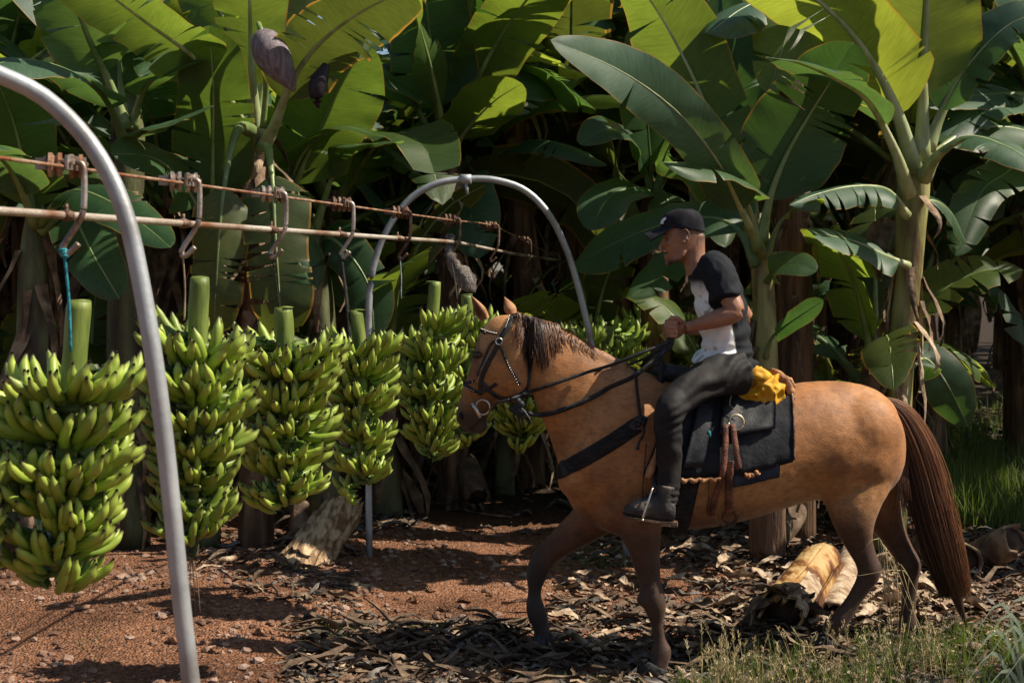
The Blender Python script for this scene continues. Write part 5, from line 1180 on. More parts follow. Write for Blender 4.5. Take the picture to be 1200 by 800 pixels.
for i in range(2600):
    u=rg.random(); dz=rg.uniform(-1,1); ln=rg.choice((1,1,1,.93,.85,.75)); q=[]
    ua=round(u*17)/17*.45+u*.55+rg.gauss(0,.05); wob=rg.gauss(0,1); ph=rg.uniform(0,6)
    m_=8; kend=2+int((m_-2)*ln*.999)
    for k in range(kend):
        o_=outer[k];i_=inner[k]; uu=ua+.05*math.sin(k*1.1+ph)*wob*(k/6); x=i_[0]+(o_[0]-i_[0])*uu; y=i_[1]+(o_[1]-i_[1])*uu+(rg.uniform(-8,6) if k==kend-1 else 0)
        wid=[.02,.05,.07,.075,.08,.075,.06,.035][k]
        q.append(P(x+1.6*math.sin(k*1.9+ph*2)*(k/7),y,hd(1045)+dz*wid*math.sqrt(max(0,1-min(1,(2*u-1)**2)))-.0))
    front=dz<0
    s_=min(1,max(0,(.25+.55*u if u>.35 else .12)+rg.uniform(-.2,.25)))
    strand(mb,q,[.0014]*(len(q)-1)+[.0004],s_,res=18)
# inner wisps by the buttock
for i in range(60):
    x0=rg.uniform(1050,1062); strand(mb,[P(x0,520,7.15),P(x0+rg.uniform(-2,4),560,7.12),P(x0+rg.uniform(-8,12),rg.uniform(595,625),7.12)],[.0015,.0015,.0004],rg.uniform(0,.5),res=8)
mb.build('tail',M['tail'],horse)
mb=MB(); tube(mb,[P((a[0]+b[0])/2,(a[1]+b[1])/2,hd(1045)) for a,b in zip(outer,inner)],[.018,.035,.050,.055,.055,.05,.03,.004],ry=[.02,.04,.06,.065,.065,.055,.035,.004],n=12,res=30,up=(0,1,0)); mb.build('tail_core',hairmat('tail_core_hair',(.02,.009,.006),(.02,.009,.006),(.03,.012,.008)),horse)
# mane: long lock behind the poll, short ruffled crest behind it
mb=MB()
for i in range(520):
    t=rg.random(); x0=606+t*48; y0=366+t*15+rg.uniform(-1,1); p0,n0=on(x0,y0+6,.0); p0=hl(x0,y0,rg.uniform(-.012,.02)); 
    dx=rg.uniform(-4,5)+6*(t-.4); ln=(36+22*math.sin(t*3.0))*rg.uniform(.65,1.1)*(1 if t<.72 else .75)
    a,_=on(x0+dx*.3,y0+ln*.35,.010+rg.uniform(0,.012)); b,_=on(x0+dx*.8,y0+ln*.7,.008+rg.uniform(0,.014)); c,_=on(x0+dx*1.2,y0+ln,.006+rg.uniform(0,.010))
    strand(mb,[p0,p0.lerp(a,.5)+Vector((0,-.006,.012)),a,b,c],[.0020,.0020,.0018,.0016,.0005],min(1,max(0,(.15 if .15<t<.62 else .65)+rg.uniform(-.2,.3))),res=12)
for i in range(40):
    t=rg.random(); x0=652+t*50; y0=np.interp(x0,[650,684,712],[381,402,420]); p0=hl(x0,y0+2,rg.uniform(-.012,.016)); ln=(26-16*t)*rg.uniform(.5,1.1); dx=rg.uniform(2,9)
    a,_=on(x0+dx*.4,y0+ln*.5,.010); b,_=on(x0+dx,y0+ln,.006); strand(mb,[p0,p0.lerp(a,.5)+Vector((0,-.006,.008)),a,b],[.0018,.0017,.0014,.0005],min(1,.5+rg.uniform(-.3,.4)),res=8)
for i in range(900):
    t=rg.random(); x0=650+t*95; y0=np.interp(x0,[650,684,712,738,750],[381,402,420,430,434]); p0=hl(x0,y0+3,rg.uniform(-.018,.018)); d=Vector((rg.uniform(-.01,.016),rg.uniform(-.02,.01),rg.uniform(.014,.030)*(1.2-t*.7)))
    strand(mb,[p0,p0+d*.6,p0+d+Vector((.008,-.006,-.003))],[.0016,.0013,.0004],min(1,.35+rg.uniform(-.2,.5)),res=5)
for i in range(0):   # forelock between the ears
    x0=rg.uniform(576,594); p0=hh(x0,370); a,_=on(x0-8,383,.01); strand(mb,[p0,a],[.0016,.0005],rg.uniform(0,.6),res=4)
mb.build('mane',M['mane'],horse)

# ---------------------------------------------------------------- tack
M['strap']=mat('black_strap',(.006,.007,.009),(.012,.013,.016),(.025,.026,.03),scale=30,rough=.6,bump=.15,bscale=120,spec=.35)
M['web']=mat('black_webbing',(.010,.009,.009),(.018,.016,.016),(.035,.032,.03),scale=22,rough=.85,bump=.8,bscale=120,stretch=(1,1,5))
M['leather_red']=mat('brown_leather',(.06,.022,.014),(.14,.05,.03),(.22,.09,.055),scale=16,rough=.6,bump=.4)
M['silver']=mat('silver_metal',(.45,.43,.40),(.6,.58,.54),rough=.3,metal=.9,bump=.1)
M['brass']=mat('brass_stitch',(.4,.32,.2),(.6,.5,.35),rough=.4,metal=.6,bump=.1)
def path_on(pts,off=.005,side=1,n=None):
    q=cr([(a,b,0) for a,b in pts],n or max(6,len(pts)*5)); r=[on(a,b,off,side=side) for a,b,_ in q]; return [x[0] for x in r],[x[1] for x in r]
def strap_on(mb,pts,w,th=.004,off=.005,side=1,n=None):
    a,b=path_on(pts,off,side,n); ribbon(mb,a,b,w,th)
def studs_on(mb,pts,n,r=.0032,off=.011):
    q=cr([(a,b,0) for a,b in pts],n)
    for a,b,_ in q: ball(mb,on(a,b,off)[0],r,n=4)
bridle=thing('bridle',hh(590,440),'black studded bridle with silver bit ring on the head of the horse','bridle')
mb=MB(); strap_on(mb,[(601,366),(598,378),(592,388),(585,398)],.024); strap_on(mb,[(563,387),(572,389),(583,391)],.014)      # head stall, browband
strap_on(mb,[(583,396),(588,410),(598,432),(609,450)],.013); mb.build('headstall',M['strap'],bridle)
mb=MB(); strap_on(mb,[(586,398),(580,411),(570,430),(564,446),(563,462)],.022); strap_on(mb,[(583,398),(575,404),(568,420),(560,440)],.012)
mb.build('cheekpiece',M['strap'],bridle)
mb=MB(); strap_on(mb,[(543,449),(551,455),(562,459),(573,455),(582,449)],.016); strap_on(mb,[(564,446),(574,458),(588,466),(604,464),(617,456)],.020); mb.build('noseband',M['strap'],bridle)
mb=MB(); strap_on(mb,[(609,366),(612,385),(617,415),(620,445),(612,462)],.014); strap_on(mb,[(597,470),(604,464),(622,466)],.02); mb.build('throat_latch',M['strap'],bridle)
mb=MB(); studs_on(mb,[(564,386),(573,389),(582,391)],12); studs_on(mb,[(597,372),(593,384)],7,.004); studs_on(mb,[(594,422),(600,436),(607,450)],11); studs_on(mb,[(572,417),(565,432),(561,446)],12); studs_on(mb,[(541,447),(546,453),(556,457)],9)
mb.build('studs',M['silver'],bridle)
def ring_at(mb,c,r,rr,nx=Vector((0,-1,0)),n=24,a0=0,a1=2*math.pi):
    u=nx.cross(Vector((0,0,1))).normalized(); w_=u.cross(nx)
    tube(mb,[c+u*math.cos(g)*r+w_*math.sin(g)*r for g in np.linspace(a0,a1,n)],[rr]*n,n=8)
mb=MB(); c=hh(572,475)+Hn*.085; ring_at(mb,c,.036,.0045,nx=Hn); a=hh(560,470)+Hn*.088; b=hh(570,487)+Hn*.088; tube(mb,[a,b],[.009,.009],n=10); mb.build('bit',M['silver'],bridle)
mb=MB(); c,_=on(585.5,400,.012); ring_at(mb,c,.016,.003); mb.build('buckle',M['silver'],bridle)
mb=MB(); rg=random.Random(6)
for k in range(7): ball(mb,hh(613+rg.uniform(-6,8),468+rg.uniform(-6,16))+Hn*.10,(.018,.016,.018),n=6)
for k in range(5): tube(mb,[hh(612,470)+Hn*.10,hh(610+4*k,485)+Hn*.11,hh(613+4*k,492+3*(k%3))+Hn*.10],[.006,.006,.003],n=6,res=8)
mb.build('knot',M['strap'],bridle)
mb=MB()
ca,_=on(574,478,.016); tube(mb,[ca,hh(590,470)+Hn*.11,hh(606,465)+Hn*.115],[.006]*3,n=8,res=12); mb.build('rein_tie',M['strap'],bridle)
breast=thing('breast_collar',hl(690,540),'wide black webbing breast collar across the chest of the horse','breast collar')
mb=MB(); a,b=path_on([(657,552),(672,544),(690,534),(712,521),(732,508),(746,498)],.008,1,26)
a2,b2=path_on([(657,552),(672,544),(690,534),(712,521),(740,505)],.008,-1,22)
ribbon(mb,a2[::-1]+a,b2[::-1]+b,.078,.006); mb.build('chest_band',M['web'],breast)
mb=MB(); strap_on(mb,[(740,503),(748,493),(756,494)],.05,off=.014); mb.build('end_patch',M['strap'],breast)
mb=MB(); c,_=on(746,497,.02); ring_at(mb,c,.022,.004); mb.build('ring',M['rustdark'],breast)
mb=MB(); q,_=path_on([(744,436),(746,455),(748,475),(750,492)],.012,1,40); braid(mb,q,.007,res=60,turns=8,strands=2)
for k in range(6): ball(mb,on(751+rg.uniform(-5,5),493+rg.uniform(-5,6),.02)[0],.012,n=6)
q,_=path_on([(753,496),(754,508),(749,517),(747,525)],.016,1,14); tube(mb,q,[.005]*14,n=6); ball(mb,q[-1],.009,n=6); mb.build('tie_rope',M['strap'],breast)
mb=MB(); strap_on(mb,[(660,550),(664,547)],.085,.007,off=.010); mb.build('keeper',M['strap'],breast)

# torso parametrics for things that wrap the barrel
TSA=cr([list(s[0])+list(s[1])+list(s[2]) for s in TS],400)
TPX=np.array([proj((r[:3]+r[3:6])/2)[0] for r in TSA])
def torso_pt(px,g,off):
    i=int(np.argmin(abs(TPX-px))); r=TSA[i]; c=(r[:3]+r[3:6])/2; h=(r[:3]-r[3:6])/2; l=r[6:9]
    hl_=np.linalg.norm(h); ll=np.linalg.norm(l)
    return Vector(c+h*(1+off/hl_)*math.cos(g)+l*(1+off/ll)*math.sin(g)*(1-.06*math.cos(g)))
def wrap(mb,x0,x1,g0,g1,off,th,nx_=16,ng=40,fold=.004,edge=None,seed=0):
    v=[];uv=[]
    for lay in (0,1):
        for i in range(nx_+1):
            x=x0+(x1-x0)*i/nx_
            for j in range(ng+1):
                g=g0+(g1-g0)*j/ng
                e=fold*noise.noise(Vector((x*.06,g*4,seed)))+(.02*max(0,abs(g)-1.0)*noise.noise(Vector((x*.10,seed,1))))
                p=torso_pt(x+(edge or 0)*math.sin(g*3)*(i==nx_),g,off+e-(th if lay else 0)); v.append(p); uv.append((i/nx_,j/ng))
    k=ng+1; o_=(nx_+1)*k; f=[]
    for i in range(nx_):
        for j in range(ng):
            f.append((i*k+j,(i+1)*k+j,(i+1)*k+j+1,i*k+j+1)); f.append((o_+i*k+j,o_+i*k+j+1,o_+(i+1)*k+j+1,o_+(i+1)*k+j))
    for j in range(ng):
        for i in (0,nx_): f.append((i*k+j,i*k+j+1,o_+i*k+j+1,o_+i*k+j))
    for i in range(nx_):
        for j in (0,ng): f.append((i*k+j,(i+1)*k+j,o_+(i+1)*k+j,o_+i*k+j))
    mb.add(v,f,uv)
M['pad']=mat('black_saddle_pad',(.004,.005,.007),(.008,.009,.012),(.018,.020,.025),scale=7,rough=.8,bump=.2,bscale=40)
M['padblue']=mat('blue_black_cloth',(.010,.015,.028),(.02,.028,.05),(.04,.05,.08),scale=9,rough=.9,bump=.5,bscale=50)
M['tan']=mat('tan_worn_leather',(.16,.07,.03),(.30,.14,.06),(.40,.22,.11),scale=14,rough=.75,bump=.7,bscale=40)
pad=thing('saddle_pad',hl(860,450),'black saddle pad with worn tan edging hanging behind the leg of the rider','saddle pad')
mb=MB(); wrap(mb,856,908,-1.86,1.86,.022,.006,seed=4); mb.build('under_cloth',M['padblue'],pad)
mb=MB(); wrap(mb,757,922,-1.68,1.68,.034,.012,nx_=30,fold=.010,seed=2); mb.build('blanket',M['pad'],pad)
mb=MB()
for g_,a_,b_ in ((1.70,799,842),(1.70,868,884)):
    q=[torso_pt(x,g_,.05)+Vector((0,0,.006*math.sin(x))) for x in np.linspace(a_,b_,12)]; tube(mb,q,[.010+.004*math.sin(i*2.3) for i in range(12)],n=8,res=40)
mb.build('tan_edging',M['tan'],pad)
mb=MB(); q=[torso_pt(924,g_,.035) for g_ in np.linspace(.05,1.66,16)]; tube(mb,q,[.006]*16,n=6,res=50); mb.build('torn_hem',M['rustdark'],pad)
saddle=thing('saddle',hl(830,440),'black leather saddle under the rider, with black girth and brown hanging straps','saddle')
mb=MB(); tube(mb,[hl(772,452),hl(776,438),hl(800,438),hl(840,446),hl(875,440),hl(888,430)],[.045,.07,.10,.12,.10,.03],ry=[.04,.05,.04,.035,.045,.03],n=18,res=40,up=(0,0,1)); mb.build('seat',M['strap'],saddle)
mb=MB(); tube(mb,[hl(775,466,-.04),hl(774,445,-.05),hl(775,428,-.05),hl(772,420,-.05)],[.022,.019,.018,.020],n=12,res=16); tube(mb,[hl(775,466,.04),hl(774,445,.05),hl(775,428,.05),hl(772,420,.05)],[.022,.019,.018,.020],n=12,res=16); tube(mb,[hl(773,423,-.06),hl(771,418),hl(773,423,.06)],[.02]*3,n=10,res=12); mb.build('pommel',M['strap'],saddle)
mb=MB(); q=[torso_pt(763,g_,.045) for g_ in np.linspace(-1.7,1.7,40)]; tube(mb,q,[.017+.003*math.sin(i*1.7) for i in range(40)],n=10,res=80); mb.build('front_roll',M['tan'],saddle)
mb=MB(); wrap(mb,797,822,-1.55,1.55,.060,.01,nx_=8,seed=8); wrap(mb,833,900,-1.15,1.15,.058,.010,nx_=16,fold=.012,seed=5); mb.build('flap',M['strap'],saddle)
mb=MB(); wrap(mb,797,820,1.30,math.pi*2-1.30,.014,.008,nx_=8,ng=60,fold=.002,seed=3); mb.build('girth',M['web'],saddle)
mb=MB(); c=torso_pt(851,1.02,.080); ring_at(mb,c,.036,.0055); mb.build('ring',M['brass'],saddle)
mb=MB()
def ts(px,py,off): 
    q,n_=on(px,py,off); return q,n_
def strap2(mb,pts,w,offs,th=.004,n=20):
    q=cr([(a,b,o) for (a,b),o in zip(pts,offs)],n); r=[on(a,b,o) for a,b,o in q]; ribbon(mb,[x[0] for x in r],[x[1] for x in r],w,th)
strap2(mb,[(847,503),(846,530),(844,552),(838,578),(833,601)],.030,[.075,.06,.05,.02,.015]); strap2(mb,[(855,503),(859,530),(862,548)],.028,[.080,.065,.055]); strap2(mb,[(853,540),(853,570),(853,598)],.036,[.045,.022,.02])
mb.build('stirrup_leather',M['leather_red'],saddle)
mb=MB(); c,_=on(850,600,.02); ring_at(mb,c,.055,.004,a0=math.pi,a1=2*math.pi); ring_at(mb,on(853,602,.02)[0],.03,.006); mb.build('stirrup_ring',M['rustdark'],saddle)
mb=MB(); q,_=on(828,512,.055); ball(mb,q,(.010,.006,.02),n=6); mb.build('teal_tag',M['rope_teal'],saddle)
mb=MB(); q=[on(a,b,o)[0] for a,b,o in ((868,455,.10),(858,472,.09),(852,485,.08),(866,492,.08))]; tube(mb,q,[.0022]*4,n=5,res=20); q=[on(a,b,o)[0] for a,b,o in ((864,455,.10),(850,467,.09),(841,474,.08))]; tube(mb,q,[.0022]*3,n=5,res=12); mb.build('lacing',M['straw'],saddle)
# long loose cords
mb=MB(); q,_=path_on([(757,520),(755,545),(753,570),(753,590)],.012,1,16); tube(mb,q,[.0022]*16,n=5); q,_=path_on([(826,545),(830,565),(828,600)],.012,1,14); tube(mb,q,[.002]*14,n=5); mb.build('loose_cord',M['strap'],saddle)
# yellow crumpled bag
M['yellow']=mat('yellow_cloth',(.30,.14,.008),(.50,.25,.012),(.62,.34,.02),scale=9,rough=.7,bump=.4,bscale=40,lo=.3,hi=.7)
yb=MB(); c0=hl(891,462,-.13)
c0=c0+Vector((-.005,0,.02)); ball(yb,c0,(.095,.080,.100),n=14); ball(yb,c0+Vector((-.045,0,.045)),(.05,.06,.05),n=10); ball(yb,c0+Vector((.06,-.01,-.0)),(.045,.055,.07),n=10); ball(yb,c0+Vector((.0,-.02,.07)),(.06,.05,.03),n=10)
ball(yb,c0+Vector((-.02,-.03,-.09)),(.03,.03,.03),n=8); ball(yb,c0+Vector((.03,-.03,-.085)),(.03,.03,.035),n=8)
def crumple(me):
    def fn(c,n):
        a=nz(c,(9,12,14)); b=nz(c,(22,22,26),7); return .026*np.maximum(-.6,1-3*np.abs(a))-.006+.008*np.maximum(-.6,1-3*np.abs(b))
    displace(me,fn)
o=union(yb,'yellow_bag',M['yellow'],.0055,smooth=2,post=crumple); tag(o,'crumpled bright yellow cloth bag strapped behind the seat of the rider','bag')
mb=MB(); pts=[hl(903,433,-.10),hl(914,440,-.13),hl(922,447,-.14),hl(926,458,-.145),hl(929,468,-.14)]
tube(mb,pts,[.014,.022,.017,.022,.012],n=10,res=30); tube(mb,[hl(917,441,-.12),hl(926,446,-.10),hl(930,454,-.1)],[.010,.016,.010],n=8,res=12)
o=mb.build('rolled_cloth',M['tan']); displace(o.data,lambda c,n:.006*nz(c,(60,60,60))); tag(o,'twisted tan leather roll sticking out behind the yellow bag','roll')
# ---------------------------------------------------------------- the rider
rider=thing('person',hl(850,440),'man in black cap, black and white t-shirt and black trousers riding the horse','person')
RC=7.04                                     # mid plane of the rider
NL=Vector((-.05,-1,0)).normalized()
def rs(Fp,Bp,w,D=RC): return (P(Fp[0],Fp[1],D),P(Bp[0],Bp[1],D),NL*w)
bb=MB()
hdn=Vector((-.10,-1,0)).normalized()
def rh(Fp,Bp,w): return (P(Fp[0],Fp[1],RC),P(Bp[0],Bp[1],RC),hdn*w)
loft(bb,[rh((790,247),(812,247),.035),rh((781,251),(819,252),.058),rh((778,258),(823,259),.069),rh((777.5,266),(824,268),.074),rh((777.5,274),(824,277),.076),rh((778,281),(822,285),.074),rh((778.5,287),(819,291),.070),rh((779.5,293),(815,296),.064),rh((780.5,299),(810,300),.056),rh((782,304),(803,304),.045),rh((785,308.5),(796,308),.026)],n=28,res=34)
# nose, brow, lips, chin
NZ=lambda px,py,l=0: P(px,py,RC)+hdn*l
tube(bb,[NZ(778.5,279),NZ(776,285),NZ(773.8,291.5),NZ(774.6,294)],[.008,.009,.011,.008],n=10,res=12)
for s in (-1,1):
    ball(bb,NZ(776.5,293,.011*s),(.010,.008,.007),n=8); ball(bb,NZ(779.5,276.2,.028*s),(.012,.026,.007),n=8); ball(bb,NZ(784,285,.045*s),(.018,.016,.014),n=8)
ball(bb,NZ(779.8,298.8),(.012,.022,.0075),n=8); ball(bb,NZ(780.6,302.2),(.012,.020,.0080),n=8); ball(bb,NZ(783,308.0),(.017,.020,.014),n=8)
tube(bb,[NZ(786,307,.03),NZ(797,301,.056),NZ(802,294,.058)],[.012,.012,.010],n=8,res=10); tube(bb,[NZ(786,307,-.03),NZ(797,301,-.056),NZ(802,294,-.058)],[.012,.012,.010],n=8,res=10)
# ears
for s in (-1,1):
    pts=[NZ(802+5.0*math.cos(g),277+8*math.sin(g),s*(.079+.010*(math.cos(g)+1)/2)) for g in np.linspace(-2.6,2.2,14)]
    tube(bb,pts,[.0050]*14,n=8); ball(bb,NZ(801.5,277.5,s*.077),(.015,.006,.026),n=8); ball(bb,NZ(799.5,284,s*.079),(.006,.005,.007),n=6)
# neck and trunk
tube(bb,[P(812,276,RC),P(813,290,RC),P(814,303,RC),P(820,318,RC)],[.056,.054,.057,.075],ry=[.060,.056,.056,.07],n=18,res=14,up=(1,0,0))
shirt=[((808,319),(830,298),.085),((808,324),(846,302),.165),((811,337),(861,318),.190),((815,358),(871,345),.185),((820,385),(877,378),.170),((823,408),(880,408),.165),((828,430),(880,436),.165)]
loft(bb,[(P(a[0]+4,a[1],RC),P(b[0]-4,b[1],RC),NL*(w-.015)) for a,b,w in shirt],n=24,res=24)
def limb(mb,pts,rad,n=16,res=30,flat=1.0): tube(mb,[P(*p) for p in pts],rad,ry=[r*flat for r in rad],n=n,res=res,up=(0,1,0))
# arms
limb(bb,[(842,316,6.88),(850,338,6.84),(860,358,6.80),(863,366,6.79)],[.058,.054,.047,.041])
limb(bb,[(866,363,6.79),(857,368,6.79),(842,373,6.80),(826,378,6.82),(812,382,6.84),(805,383,6.85)],[.040,.047,.045,.036,.028,.027],flat=.9)
limb(bb,[(842,316,7.22),(856,345,7.30),(874,372,7.36)],[.055,.050,.042]); limb(bb,[(875,372,7.36),(850,380,7.34),(815,386,7.28),(803,386,7.25)],[.042,.044,.028,.026])
# hands: palm, four fingers curled round the reins, thumb on top
def fist(cx,cy,D,s):
    k=F/D
    W=lambda x,y,z: P(cx,cy,D)+Vector((x,y*s,z))      # x: towards the forearm
    # palm lies on the far side; knuckles to the left, fingers curl back under towards the camera side
    ball(bb,W(.012,.006,0),(.040,.020,.042),n=12); ball(bb,W(.034,.004,.004),(.026,.022,.032),n=10)
    for i,(zz,l,rr) in enumerate(((.030,1.0,.0112),(.010,1.08,.0116),(-.011,1.0,.0112),(-.031,.85,.0098))):
        # base knuckle (left, outer) -> middle joint (down-left, near) -> tip curled into the palm
        a=W(-.012,.004,zz); b=W(-.040*l,-.012,zz-.004); c=W(-.040*l+.008,-.036,zz-.010); d=W(-.010*l,-.044,zz-.012); e=W(.008,-.034,zz-.012)
        tube(bb,[a,b,c,d,e],[rr*1.15,rr*1.1,rr*1.02,rr*.95,rr*.8],n=10,res=20)
    tube(bb,[W(.030,-.014,.024),W(.008,-.030,.043),W(-.018,-.040,.044),W(-.034,-.040,.036)],[.014,.0125,.0115,.0095],n=10,res=16)
fist(791,383,6.87,1); fist(789,387,7.22,-1)
# hidden legs inside the trousers, down to the ankles
for s,Dh,Dk,Da in ((1,6.93,6.70,6.72),(-1,7.17,7.40,7.38)):
    limb(bb,[(862,432,Dh),(820,450,(Dh+Dk)/2),(786,480,Dk),(784,510,Dk),(783,550,Da),(781,590,Da)],[.07,.055,.045,.042,.036,.034])
def skin_col(px,py,c):
    n=len(px); n1=nz(c,(14,14,14)); n2=nz(c,(45,45,45),3)
    col=np.tile(np.array((.27,.125,.070)),(n,1))
    def mixc(f,k):
        nonlocal col
        f=np.clip(f,0,1)[:,None]; col=col*(1-f)+np.array(k)*f
    mixc(.35*sstep(n1,0,.5),(.36,.17,.10)); mixc(.3*sstep(-n1,.1,.5),(.18,.075,.042))
    headz=(py<312)
    fade=headz*sstep(px,786,800)*(1-sstep(py,270+ (px-800)*.35,288+(px-800)*.25)); mixc(.62*fade*(1+.6*n2),(.05,.035,.025))  # shaved sides
    mixc(headz*.95*np.exp(-(((px-786)/6)**2+((py-308)/5)**2)),(.015,.010,.008))      # chin beard
    mixc(headz*.7*np.exp(-(((px-791)/6)**2+((py-307)/3)**2)),(.02,.013,.010))
    mixc(headz*.8*np.exp(-(((px-780.5)/3.5)**2+((py-296.6)/1.4)**2)),(.02,.012,.010))   # moustache
    mixc(headz*.5*np.exp(-(((px-778.5)/2.5)**2+((py-300.3)/2.2)**2)),(.30,.09,.07))  # lips
    mixc(headz*.75*np.exp(-(((px-782)/5)**2+((py-276.0)/1.3)**2)),(.015,.010,.008)) # brow
    mixc(headz*.5*np.exp(-(((px-802)/3.2)**2+((py-277)/4.5)**2)),(.16,.06,.035))
    mixc(.45*(1-headz)*sstep(n2,.15,.5)*(px<815),(.12,.06,.035))
    return np.clip(col*(1+.12*n2[:,None]),.003,1)
M['skin']=mat('skin',(.93,.93,.93),(1,1,1),(1.06,1.06,1.06),scale=40,rough=.52,bump=.25,bscale=160,dist=.003,spec=.45,vcol=True)
def skin_post(me):
    displace(me,lambda c,n:.0012*nz(c,(30,30,30)))
    vcolor(me,skin_col)
body=union(bb,'body',M['skin'],.0048,smooth=3,factor=.45,parent=rider,post=skin_post)
RB=bvh(body)
def onr(px,py,off,tree): 
    d=(P(px,py,7)-CAM).normalized(); l,nm,_,_=tree.ray_cast(CAM,d)
    if l is None: l,nm,_,_=tree.find_nearest(P(px,py,RC))
    return l+nm*off,nm
# eye (near side), lids
M['white']=mat('eye_white',(.55,.52,.48),rough=.3,bump=0)
p_,_=onr(781.5,280.4,-.004,RB); mb=MB(); ball(mb,p_,(.0085,.006,.0045),n=8); ey=mb.build('eye',M['white'],rider); mb=MB(); ball(mb,p_+Vector((-.003,-.0045,0)),(.0040,.0030,.0040),n=8); mb.build('iris',M['eye'],ey)
mb=MB(); tube(mb,[onr(a,b,.001,RB)[0] for a,b in ((779.4,280.2),(781.2,279.0),(783.6,280.2))],[.0012,.0022,.0012],n=5,res=8); mb.build('eyelid',M['lid'],ey)
# ---- t-shirt
tb=MB()
loft(tb,[(P(a[0],a[1],RC),P(b[0],b[1],RC),NL*w) for a,b,w in [((811,318),(828,296),.070)]+shirt[1:6]+[((812,419),(885,424),.185),((816,426),(888,430),.185),((838,437),(880,443),.18)]],n=36,res=40)
limb(tb,[(833,309,6.95),(842,318,6.87),(848,336,6.83),(852,351,6.80)],[.072,.078,.072,.067],n=20)
limb(tb,[(833,309,7.13),(842,318,7.21),(850,334,7.28),(856,348,7.31)],[.072,.078,.070,.066],n=20)
def shirt_post(me):
    def fn(c,n):
        px=600+F*c[:,0]/c[:,1]; py=HY+F*(H-c[:,2])/c[:,1]
        # soft diagonal folds from the armpit and bunching above the belt
        u=(px-850)*.7+(py-350)*.7
        f=.0055*np.sin(u*.33+3.2*nz(c,(6,6,6)))*sstep(py,318,345)+.004*nz(c,(13,13,9),5)
        f+=.006*np.sin(py*.55+4*nz(c,(5,5,5),2))*sstep(py,392,425)
        f+=.003*(1-2*np.abs(nz(c,(26,26,18),8)))
        return f
    displace(me,fn)
    def colf(px,py,c):
        n=len(px); n1=nz(c,(8,8,8)); n2=nz(c,(30,30,30),5)
        col=np.tile(np.array((.010,.012,.016)),(n,1))
        D=c[:,1]; sleeve=(D<6.88)&(py<366)&(px>824)|(D>7.2)&(py<366)
        bx=np.interp(py,[325,337,350,363,385,400,420,436],[824,836,847,853,858,860,864,870])
        wf=sstep(bx-px+1.5*n1,-.8,.8)*sstep(py+3*n1,326,341)*(1-sleeve)
        wh=np.array((.78,.78,.77)); col=col*(1-wf[:,None])+wh*wf[:,None]
        gy=wf*(.10*sstep(-n1,.05,.4)+.5*(1-sstep(py,334,346))); col=col*(1-gy[:,None])+np.array((.30,.27,.25))*gy[:,None]
        stn=wf*sstep(n2,.46,.58)*.6; col=col*(1-stn[:,None])+np.array((.16,.10,.065))*stn[:,None]
        dst=(1-wf)*sstep(n1,.2,.6)*.5; col=col*(1-dst[:,None])+np.array((.022,.023,.027))*dst[:,None]
        return col
    vcolor(me,colf)
M['shirt']=mat('t_shirt_cloth',(.92,.92,.92),(1,1,1),(1.05,1.05,1.05),scale=40,rough=.85,bump=.3,bscale=220,dist=.002,spec=.2,vcol=True)
ts_o=union(tb,'t_shirt',M['shirt'],.0062,smooth=4,parent=rider,post=shirt_post)
# ---- trousers
pb=MB()
loft(pb,[(P(826,415,RC),P(880,420,RC),NL*.165),(P(824,424,RC),P(886,435,RC),NL*.175),(P(826,440,RC),P(884,452,RC),NL*.17),(P(836,456,RC),P(874,462,RC),NL*.15)],n=28,res=12)
for s,Dh,Dm,Dk,Da in ((1,6.92,6.80,6.70,6.72),(-1,7.18,7.30,7.40,7.38)):
    limb(pb,[(866,436,Dh),(842,441,(Dh+Dm)/2),(815,452,Dm),(795,468,(Dm+Dk)/2),(786,480,Dk),(783,497,Dk),(784,520,Dk),(784,550,Da),(782,575,Da),(781,590,Da)],[.112,.099,.088,.080,.074,.068,.062,.055,.053,.055],n=24,res=60)
def trous_post(me):
    def fn(c,n):
        px=600+F*c[:,0]/c[:,1]; py=HY+F*(H-c[:,2])/c[:,1]
        th=sstep(px,790,815)*(1-sstep(py,470,490)); f=.006*np.sin(((px-800)*.22+(py-440)*.42)+7*nz(c,(5,5,5)))*th*sstep(nz(c,(4,4,4),11),-.25,.2)
        kn=np.exp(-(((px-795)/18)**2+((py-492)/16)**2)); f+=.004*kn*np.sin(py*.62+px*.25+2*nz(c,(7,7,7),3))
        lw=sstep(py,505,530); f+=.004*lw*np.sin(py*.16+px*.12+6*nz(c,(7,7,5),6))+.003*sstep(py,560,580)*np.sin(py*.7+3*nz(c,(9,9,9)))
        return f+.0025*nz(c,(18,18,12),9)+.0010*(1-2*np.abs(nz(c,(30,30,20),1)))
    displace(me,fn)
M['trousers']=mat('black_trousers',(.005,.005,.006),(.010,.009,.009),(.022,.019,.017),scale=7,rough=.72,bump=.35,bscale=140,dist=.003,spec=.3,sheen=.0)
tr_o=union(pb,'trousers',M['trousers'],.0065,smooth=4,parent=rider,post=trous_post)
